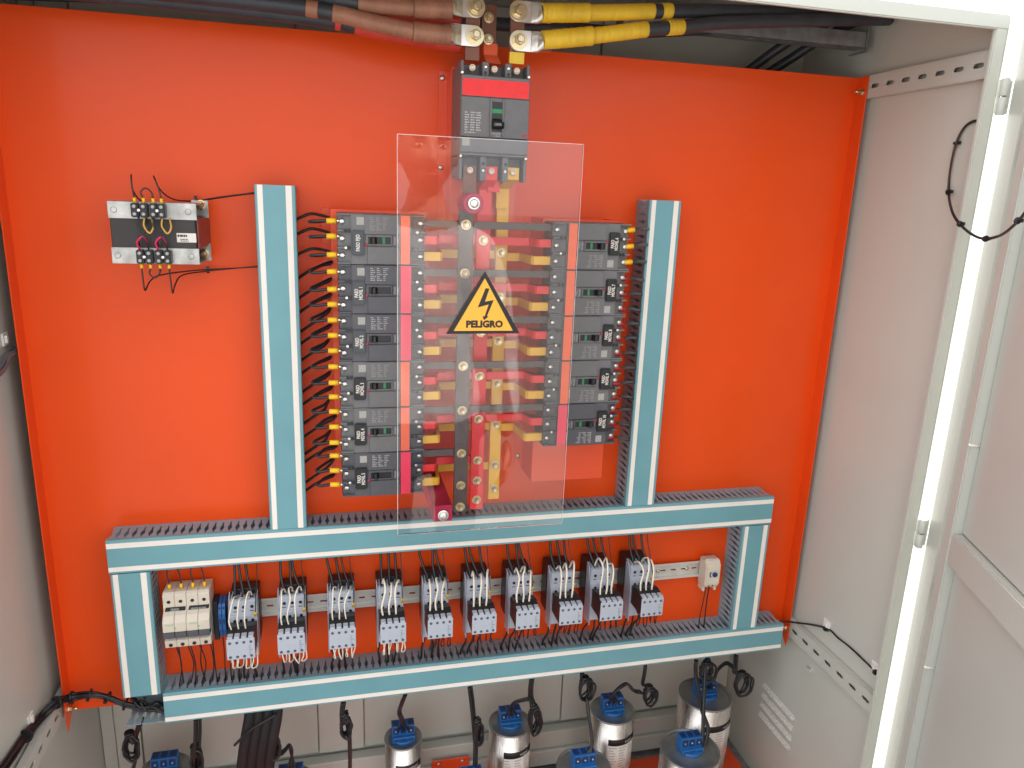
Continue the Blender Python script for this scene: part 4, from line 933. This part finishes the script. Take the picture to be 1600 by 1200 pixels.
def drop(label, top, pts, coil, seed, term=None):
    # a group of black cables leaving the duct, a tied coil, then on to a terminal
    P = [Vector(p) for p in top]; rn = random.Random(seed); o = P[0]
    if coil:
        ct = Vector((coil[0][0], coil[0][1], coil[0][2]+coil[2])); P += [ct, ct+Vector((coil[1]*.8, .004, -coil[2]*.7))]
    t = thing("capacitor_cable", label, "cable", o, group="black capacitor cables hanging from the lowest duct")
    for k in range(3):
        off = Vector((rn.uniform(-.004, .004), rn.uniform(-.004, .004), 0))
        part("strand", M().tube([p+off for p in P], .0030, 7, 5).mesh("strand", WIREB), t, -o)
    if coil:
        c, rx, rz = coil
        for k in range(5):
            q = []; ph = rn.uniform(0, 6)
            for j in range(15):
                a = 2*math.pi*j/14+ph; q.append((c[0]+(rx*(.72+.12*k)+rn.uniform(-.002, .002))*math.cos(a)+.001*k, c[1]-.006+.004*k+rn.uniform(-.001, .001), c[2]+(rz*(.86+.06*((k*3) % 5))+rn.uniform(-.002, .002))*math.sin(a)))
            part("coil_turn", M().tube(q, .0023, 6, 3).mesh("coil_turn", WIREB), t, -o)
        part("tie", M().lathe((c[0], c[1], c[2]+rz), [(.008, -.003), (.009, 0), (.008, .003)], 12, 'z').mesh("tie", BLACK), t, -o)
    if pts:
        for k in range(3):
            off = Vector((rn.uniform(-.003, .003), .004*k-.004, rn.uniform(-.003, .003)))
            q = [Vector(p)+off*(1-j/len(pts)) for j, p in enumerate(pts)]
            if term is not None: q.append(TERM[term]+Vector((.012*(k-1), .006, -.012)))
            part("strand", M().tube(q, .0028, 7, 5).mesh("strand", WIREB), t, -o)
def cc(px, py, d, w, h):
    c = at(px, py, d); s = 1.38/FPX; return (c, w*s/2, h*s/2)
drop("cable loop hanging from the left end of the lowest duct", px3([(222, 1122, .03), (216, 1140, .03), (208, 1158, .02)]), px3([(212, 1150, .02), (214, 1175, .01), (206, 1210, .0)]), cc(204, 1165, .02, 18, 44), 21)
drop("cable dropping beside the far left capacitor", px3([(309, 1122, .03), (309, 1145, .03), (308, 1165, .03), (306, 1195, .02), (304, 1230, .0)]), [], cc(306, 1185, .02, 14, 44), 22)
drop("cable with a tied loop next to the thick black sleeves", px3([(432, 1108, .03), (428, 1140, .03), (427, 1150, .02)]), px3([(430, 1150, .02), (437, 1175, .01), (445, 1172, 0), (452, 1165, -.01), (456, 1180, -.02)]), cc(427, 1165, .02, 13, 40), 23, 7)
drop("cable with a long tied loop left of the slimmest capacitor", px3([(537, 1096, .03), (535, 1112, .03), (536, 1130, .03)]), px3([(540, 1112, .03), (546, 1150, .02), (547, 1200, .01), (547, 1260, 0)]), cc(538, 1133, .03, 13, 40), 24)
drop("cable running straight into the slimmest back row capacitor", px3([(632, 1085, .01), (626, 1100, 0), (623, 1112, -.03), (628, 1125, -.06)]), px3([(626, 1112, -.03), (629, 1128, -.05)]), None, 25, 0)
drop("long tied cable dropping between the slimmest capacitor and its right neighbour", px3([(735, 1073, .02), (739, 1105, .02), (742, 1140, .02), (744, 1170, .02), (742, 1230, .04)]), [], cc(745, 1143, .02, 12, 44), 26)
drop("cable with a hanging coil right of the capacitor at the bottom centre", px3([(831, 1060, 0), (829, 1078, 0), (830, 1092, -.01)]), px3([(829, 1090, 0), (820, 1092, -.02), (806, 1096, -.05), (800, 1102, -.06)]), cc(833, 1124, 0, 16, 54), 27, 1)
drop("cable with a fat coil hanging directly under the duct", px3([(911, 1052, .02), (911, 1060, .02), (912, 1066, .02)]), px3([(918, 1090, .03), (920, 1115, .05), (925, 1150, .07), (924, 1168, .08)]), cc(913, 1075, .02, 22, 42), 28, 5)
drop("cable bent left into the middle back row capacitor, coil at its right", px3([(1008, 1040, .01), (1006, 1056, .01), (1004, 1070, 0)]), px3([(1002, 1080, 0), (990, 1078, -.02), (980, 1068, -.03), (968, 1074, -.04), (958, 1085, -.04)]), cc(1013, 1086, 0, 20, 36), 29, 2)
drop("cable with a round coil in front of the tallest capacitor", px3([(1089, 1032, .04), (1088, 1050, .04), (1092, 1075, .05), (1098, 1110, .06), (1108, 1140, .08), (1100, 1158, .09)]), px3([(1096, 1060, .03), (1108, 1062, 0), (1112, 1075, -.02)]), cc(1103, 1048, .02, 26, 36), 30, 3)
drop("cable with a large round coil at the right end of the lowest duct", px3([(1152, 1024, .02), (1151, 1040, .02), (1150, 1052, .02)]), px3([(1148, 1045, .02), (1135, 1036, .0), (1122, 1046, -.02), (1116, 1062, -.03)]), cc(1158, 1068, .02, 28, 46), 31)
sv = thing("cable_sleeves", "thick black braided sleeves bundled and hanging under the lowest duct", "cable sleeve", at(405, 1105, .035), group=None); so = at(405, 1105, .035)
SLV = mk("braided_sleeve", (.010, .010, .011), .6, var=.3, scale=400)
for k in range(4):
    u = 388+14*k
    part("sleeve", M().tube(px3([(u+4, 1100, .03), (u+2, 1122, .032), (u-4, 1155, .03), (u-9, 1190, .02), (u-14, 1240, .0)]), .0105, 12, 5).mesh("sleeve", SLV), sv, -so)
part("tie", M().tube(px3([(366, 1165, .045), (374, 1157, .045), (392, 1140, .05), (412, 1128, .05), (432, 1116, .045)]), .0024, 6).mesh("tie", BLACK), sv, -so)

# ------------------------------------------------------------------ clear sheet and its warning sign
def acrylic():
    mt = bpy.data.materials.new("clear_acrylic"); mt.use_nodes = True; t = mt.node_tree; t.nodes.clear()
    o = t.nodes.new("ShaderNodeOutputMaterial"); mx_ = t.nodes.new("ShaderNodeMixShader"); tr_ = t.nodes.new("ShaderNodeBsdfTransparent"); gl = t.nodes.new("ShaderNodeBsdfGlossy")
    fr = t.nodes.new("ShaderNodeFresnel"); fr.inputs[0].default_value = 1.50; gl.inputs['Roughness'].default_value = .015
    tr_.inputs[0].default_value = (.985, .985, .985, 1)
    no = t.nodes.new("ShaderNodeTexNoise"); no.inputs['Scale'].default_value = 9; no.inputs['Detail'].default_value = 2; tc = t.nodes.new("ShaderNodeTexCoord"); t.links.new(tc.outputs['Object'], no.inputs[0])
    bp_ = t.nodes.new("ShaderNodeBump"); bp_.inputs['Strength'].default_value = .05; bp_.inputs['Distance'].default_value = .002; t.links.new(no.outputs[0], bp_.inputs['Height']); t.links.new(bp_.outputs[0], gl.inputs['Normal'])
    t.links.new(fr.outputs[0], mx_.inputs[0]); t.links.new(tr_.outputs[0], mx_.inputs[1]); t.links.new(gl.outputs[0], mx_.inputs[2]); t.links.new(mx_.outputs[0], o.inputs[0]); return mt
a0 = at(617, 211, AD); a1 = at(911, 225, AD); a2 = at(625, 836, AD); a3 = at(877, 815, AD)
ax0, ax1, az0, az1 = (a0.x+a2.x)/2, (a1.x+a3.x)/2, (a2.z+a3.z)/2, (a0.z+a1.z)/2
sh = thing("clear_sheet", "upright clear acrylic sheet guarding the busbars, with a danger sticker", "acrylic sheet", (ax0, AD, az0)); ao = Vector((ax0, AD, az0))
part("sheet", M().box(ax0, ax1, AD, AD+.003, az0, az1).mesh("sheet", acrylic()), sh, -ao)
edge = mk("frosted_edge", (.85, .80, .78), .4, var=.05)
part("cut_edge", M().box(ax0-.0006, ax0-.0001, AD+.0004, AD+.0026, az0, az1).box(ax1+.0001, ax1+.0006, AD+.0004, AD+.0026, az0, az1).box(ax0, ax1, AD+.0004, AD+.0026, az1+.0001, az1+.0006).box(ax0, ax1, AD+.0004, AD+.0026, az0-.0006, az0-.0001).mesh("cut_edge", edge), sh, -ao)
s1, s2, s3 = at(759, 424, AD+.003), at(697, 521.5, AD+.003), at(812, 521, AD+.003)
zb = (s2.z+s3.z)/2; xm = (s2.x+s3.x)/2; hw = (s3.x-s2.x)/2; ht = s1.z-zb
sg = thing("danger_sign", "yellow triangular danger sticker with a black lightning arrow and the word PELIGRO", "sign", (xm, AD+.003, zb))
part("border", M().prism([(-hw, 0), (hw, 0), (0, ht)], 'd', .0002, .0006).mesh("border", PRINTB), sg)
k = .80; part("yellow_field", M().prism([(-hw*k*1.0, ht*.048), (hw*k, ht*.048), (0, ht*.048+ht*k*1.055)], 'd', .0007, .0009).mesh("yellow_field", SIGNY), sg)
def sp(u, v): return ((u-727)/1180*2*hw*1.0+.00015+(0), (1103-v)/1003*ht)
bolt_l = [(695, 365), (755, 372), (690, 582), (828, 555), (728, 815), (752, 822), (682, 882), (656, 812), (690, 822), (752, 625), (578, 675)]
part("lightning_arrow", M().prism([((u-680)/1180*2*hw, (1103-v)/1003*ht) for u, v in bolt_l], 'd', .0010, .0012).mesh("lightning_arrow", PRINTB), sg)
text("lettering", "PELIGRO", .0140, PRINTB, sg, (.0012, ht*.152), 0, .0011, bold=.0008, squeeze=1.04)

# ------------------------------------------------------------------ the photographer, standing just behind the viewpoint and mirrored in the clear sheet
def skin_mat():
    mt = bpy.data.materials.new("skin"); mt.use_nodes = True; t = mt.node_tree; b = t.nodes["Principled BSDF"]; b.inputs['Roughness'].default_value = .5
    no = t.nodes.new("ShaderNodeTexNoise"); no.inputs['Scale'].default_value = 60; tc = t.nodes.new("ShaderNodeTexCoord"); t.links.new(tc.outputs['Object'], no.inputs[0])
    cr = t.nodes.new("ShaderNodeValToRGB"); cr.color_ramp.elements[0].color = (.50, .30, .22, 1); cr.color_ramp.elements[1].color = (.62, .39, .30, 1)
    t.links.new(no.outputs[0], cr.inputs[0]); t.links.new(cr.outputs[0], b.inputs['Base Color']); return mt
SKIN = skin_mat(); HAIR = mk("dark_hair", (.030, .020, .015), .6, var=.3, scale=200); KNIT = mk("pale_grey_knit", (.84, .83, .84), .85, var=.06, scale=30, bump=.5, bscale=400)
DENIM = mk("dark_denim", (.045, .055, .085), .8, var=.15, scale=80); SHOE = mk("dark_shoe", (.03, .03, .03), .5); STUB = mk("stubbled_skin", (.34, .22, .17), .6, var=.2, scale=300)
HX, HY, HZ = .205, -1.40, .196           # centre of the head (world)
pn = bpy.data.objects.new("person", None); COL.objects.link(pn); pn.location = (HX, HY-.03, -1.42)
tag(pn, "person in a pale grey sweater taking the photo, mirrored in the clear sheet", "person")
POFF = Vector((HX, HY-.03, -1.42)); PK = 1.10; pn.scale = (PK, PK, PK)
def skinmesh(name, verts, edges, radii, sub=2):
    me = bpy.data.meshes.new(name); me.from_pydata(verts, edges, []); ob = bpy.data.objects.new(name, me); COL.objects.link(ob)
    ms = ob.modifiers.new("s", 'SKIN'); ob.modifiers.new("u", 'SUBSURF').levels = sub
    for v, r in zip(me.skin_vertices[0].data, radii): v.radius = r if isinstance(r, tuple) else (r, r)
    me.skin_vertices[0].data[0].use_root = True
    dg = bpy.context.evaluated_depsgraph_get(); out = bpy.data.meshes.new_from_object(ob.evaluated_get(dg)); bpy.data.objects.remove(ob); bpy.data.meshes.remove(me); return out
def remesh(meshes, vox, mat, name):
    bm = bmesh.new()
    for me in meshes: bm.from_mesh(me)
    me = bpy.data.meshes.new(name); bm.to_mesh(me); bm.free(); ob = bpy.data.objects.new(name, me); COL.objects.link(ob)
    r = ob.modifiers.new("r", 'REMESH'); r.mode = 'VOXEL'; r.voxel_size = vox
    sm = ob.modifiers.new("m", 'SMOOTH'); sm.iterations = 4; sm.factor = .5
    dg = bpy.context.evaluated_depsgraph_get(); out = bpy.data.meshes.new_from_object(ob.evaluated_get(dg)); bpy.data.objects.remove(ob); bpy.data.meshes.remove(me)
    out.materials.clear()
    for m_ in mat: out.materials.append(m_)
    for p in out.polygons: p.use_smooth = True
    return out
# everything below in the person's own frame: feet at z = 0, facing +y
hz = (HZ+1.42)/PK; hy = .03; HS = hz-1.5965-.055
def head_mesh():
    q = []; fs = []; nu, nv = 72, 56
    def g(a, s): return math.exp(-(a/s)**2)
    for j in range(nv+1):
        th = math.pi*j/nv
        for i in range(nu):
            ph = 2*math.pi*i/nu; nx, ny, nz = math.sin(th)*math.sin(ph), math.sin(th)*math.cos(ph), math.cos(th)
            x, y, z = .076*nx, .096*ny, .118*nz
            if z < 0: k = 1-.30*(-z/.118)**1.6; x *= k; y *= (1-.12*(-z/.118)**2) if y > 0 else (1-.45*(-z/.118)**1.5)
            if y > 0:
                f = y/.096
                nose = g(x, .012+.004*(z < -.01))*(g(z+.028, .018)*.022+g(z+.005, .028)*.012)
                brow = .006*g(z-.030, .010)*g(abs(x)-.028, .028); eye = -.010*g(z-.012, .013)*g(abs(x)-.031, .017)
                chin = .008*g(z+.098, .018)*g(x, .022); lips = .006*g(z+.062, .009)*g(x, .022)-.004*g(z+.063, .0028)*g(x, .022)
                cheek = .004*g(z+.015, .02)*g(abs(x)-.048, .018); naso = -.003*g(abs(x)-.028-(.03+z)*-.25, .006)*g(z+.048, .02)
                y += f**.5*(nose+brow+eye+chin+lips+cheek+naso)
            q.append((x, y+hy+.005, z+hz))
    for j in range(nv):
        for i in range(nu): fs.append((j*nu+i, (j+1)*nu+i, (j+1)*nu+(i+1) % nu, j*nu+(i+1) % nu))
    me = bpy.data.meshes.new("head"); me.from_pydata(q, [], fs); return me
def ell(c, rx, ry, rz, rot=None):
    bm = bmesh.new(); bmesh.ops.create_uvsphere(bm, u_segments=16, v_segments=10, radius=1)
    for v in bm.verts: v.co = Vector((v.co.x*rx+c[0], v.co.y*ry+c[1], v.co.z*rz+c[2]))
    me = bpy.data.meshes.new("e"); bm.to_mesh(me); bm.free(); return me
HL = Vector((CAM.x-.045, -1.335, CAM.z-.03)) - POFF; HL = HL/PK     # left hand, at the phone
EL = Vector((-.29, -.02, 1.09+HS)); ER = Vector((.25, -.05, 1.06+HS)); HR = Vector((.245, .05, .83+HS))
bv = [(0, 0, .93+HS), (0, .0, 1.10+HS), (0, -.01, 1.28+HS), (0, -.02, 1.40+HS), (0, .005, 1.50+HS), (0, .02, 1.605+HS),
      (-.17, -.03, 1.385+HS), tuple(EL), tuple(HL), (.17, -.03, 1.385+HS), tuple(ER), tuple(HR),
      (-.09, 0, .88+HS), (-.10, .02, .47), (-.10, -.02, .08), (-.10, .12, .03), (.09, 0, .88+HS), (.10, .02, .47), (.10, -.02, .08), (.10, .12, .03)]
be = [(0, 1), (1, 2), (2, 3), (3, 4), (4, 5), (3, 6), (6, 7), (7, 8), (3, 9), (9, 10), (10, 11), (0, 12), (12, 13), (13, 14), (14, 15), (0, 16), (16, 17), (17, 18), (18, 19)]
br = [(.15, .10), (.135, .095), (.155, .105), (.12, .085), .056, .055, .055, .042, .026, .055, .042, .026, .085, .056, .038, .03, .085, .056, .038, .03]
def finger(p, pts, r): return skinmesh("f", [tuple(Vector(p)+Vector(q)) for q in pts], [(i, i+1) for i in range(len(pts)-1)], [r*(1-.12*i) for i in range(len(pts))], 1)
hands = [ell(HL+Vector((-.005, .0, .03)), .020, .028, .042), ell(HR+Vector((0, .015, -.045)), .016, .036, .046)]
for k in range(4):
    hands.append(finger(HL, [(-.012, -.022+.017*k, .060), (-.020, -.020+.017*k, .085), (-.006, -.018+.016*k, .103+.004*(k in (1, 2))), (.012, -.016+.015*k, .104)], .0090))
    L = (.075, .085, .08, .065)[k]; hands.append(finger(HR, [(0, -.013+.018*k, -.08), (-.006, -.012+.018*k, -.08-L*.45), (-.018, -.012+.017*k, -.08-L*.75), (-.030, -.012+.016*k, -.08-L)], .0088))
hands.append(finger(HL, [(.008, .012, .02), (.026, .020, .045), (.030, .020, .072)], .0105)); hands.append(finger(HR, [(-.004, .04, -.03), (-.014, .062, -.055), (-.022, .066, -.085)], .0105))
body = remesh([skinmesh("b", bv, be, br), head_mesh(), ell((-.079, hy-.012, hz-.006), .010, .020, .033), ell((.079, hy-.012, hz-.006), .010, .020, .033)] + hands, .0045, [SKIN, STUB], "body")
for p in body.polygons:
    c = p.center; z = c.z-hz
    if c.y > hy+.01 and -.118 < z < -.030 and not (abs(c.x) < .030 and -.075 < z < -.048) and not (abs(c.x) < .02 and z > -.045) and (abs(c.x) > .022 or z < -.05) and z < -.030-.02*(1-min(1, abs(c.x)/.06)): p.material_index = 1
def ppart(name, me, mat=None):
    if mat: me.materials.clear(); me.materials.append(mat)
    for p in me.polygons: p.use_smooth = True
    o = bpy.data.objects.new(name, me); COL.objects.link(o); o.parent = pn; return o
bo = ppart("body", body)
for s in (-1, 1):
    ppart("eye", ell((s*.031, hy+.084, hz+.010), .0115, .0085, .0068), WHITEP); ppart("iris", ell((s*.031, hy+.0905, hz+.009), .005, .003, .005), HAIR)
    ppart("eyebrow", ell((s*.032, hy+.096, hz+.029), .020, .006, .0042), HAIR)
ppart("lips", ell((0, hy+.097, hz-.063), .024, .006, .0055), mk("lip_skin", (.34, .13, .11), .45))
hm = head_mesh()
bm = bmesh.new(); bm.from_mesh(hm)
bmesh.ops.delete(bm, geom=[v for v in bm.verts if v.co.z-hz < (.066 if v.co.y > hy+.03 else (.03 if v.co.y > hy-.03 else -.06))], context='VERTS')
for v in bm.verts: v.co = Vector((0, hy, hz)) + (v.co-Vector((0, hy, hz)))*1.055
bm.to_mesh(hm); bm.free(); ppart("hair", hm, HAIR)
sweater = body.copy(); bm = bmesh.new(); bm.from_mesh(sweater)
def outside(c):
    x, y, z = c.x, c.y, c.z-HS
    if abs(x) < .17 and z > 1.455-.25*max(0, y-.02)+.10*abs(x): return True
    if z > 1.50: return True
    if abs(x) < .20 and z < .84: return True
    if (c-HL).length < .085 or (c-HR).length < .075 or (z < .93 and abs(x) > .20 and c.z < HR.z+.07): return True
    return x < 0 and c.y > HL.y-.05 and (c-HL).length < .16
bmesh.ops.delete(bm, geom=[v for v in bm.verts if outside(v.co)], context='VERTS')
bmesh.ops.smooth_vert(bm, verts=bm.verts, factor=.5, use_axis_x=True, use_axis_y=True, use_axis_z=True)
from mathutils import noise
bm.normal_update()
for v in bm.verts: v.co = v.co + v.normal*(.013+.007*noise.noise(v.co*14)+.004*noise.noise(Vector((v.co.x*40, v.co.y*40, v.co.z*9))))
bm.to_mesh(sweater); bm.free(); sweater.materials.clear(); sweater.materials.append(KNIT)
for p in sweater.polygons: p.material_index = 0
ppart("sweater", sweater)
cl = M()
o = bpy.data.objects.new("collar", cl.lathe((0, .016, 1.462+HS), [(.078, -.012), (.084, -.004), (.080, .004), (.072, .004), (.068, -.006)], 28).mesh("collar", KNIT)); COL.objects.link(o); o.parent = pn
tv = [(0, 0, .90+HS), (-.09, 0, .84+HS), (-.10, .02, .47), (-.10, -.02, .07), (.09, 0, .84+HS), (.10, .02, .47), (.10, -.02, .07)]
ppart("trousers", remesh([skinmesh("t", tv, [(0, 1), (1, 2), (2, 3), (0, 4), (4, 5), (5, 6)], [(.165, .112), .098, .072, .06, .098, .072, .06])], .009, [DENIM], "trousers"))
for s in (-1, 1): ppart("shoe", ell((s*.10, .06, .042), .05, .14, .046), SHOE)
ph = bpy.data.objects.new("phone", M().box(-.030, .125, -.004, .004, -.062, .014).mesh("phone", BLACK, .003, 2)); COL.objects.link(ph)
ph.location = CAM + CF*-.022; ph.rotation_euler = (PITCH, -ROLL, -YAW); tag(ph, "black phone held up at the viewpoint by the photographer", "phone")
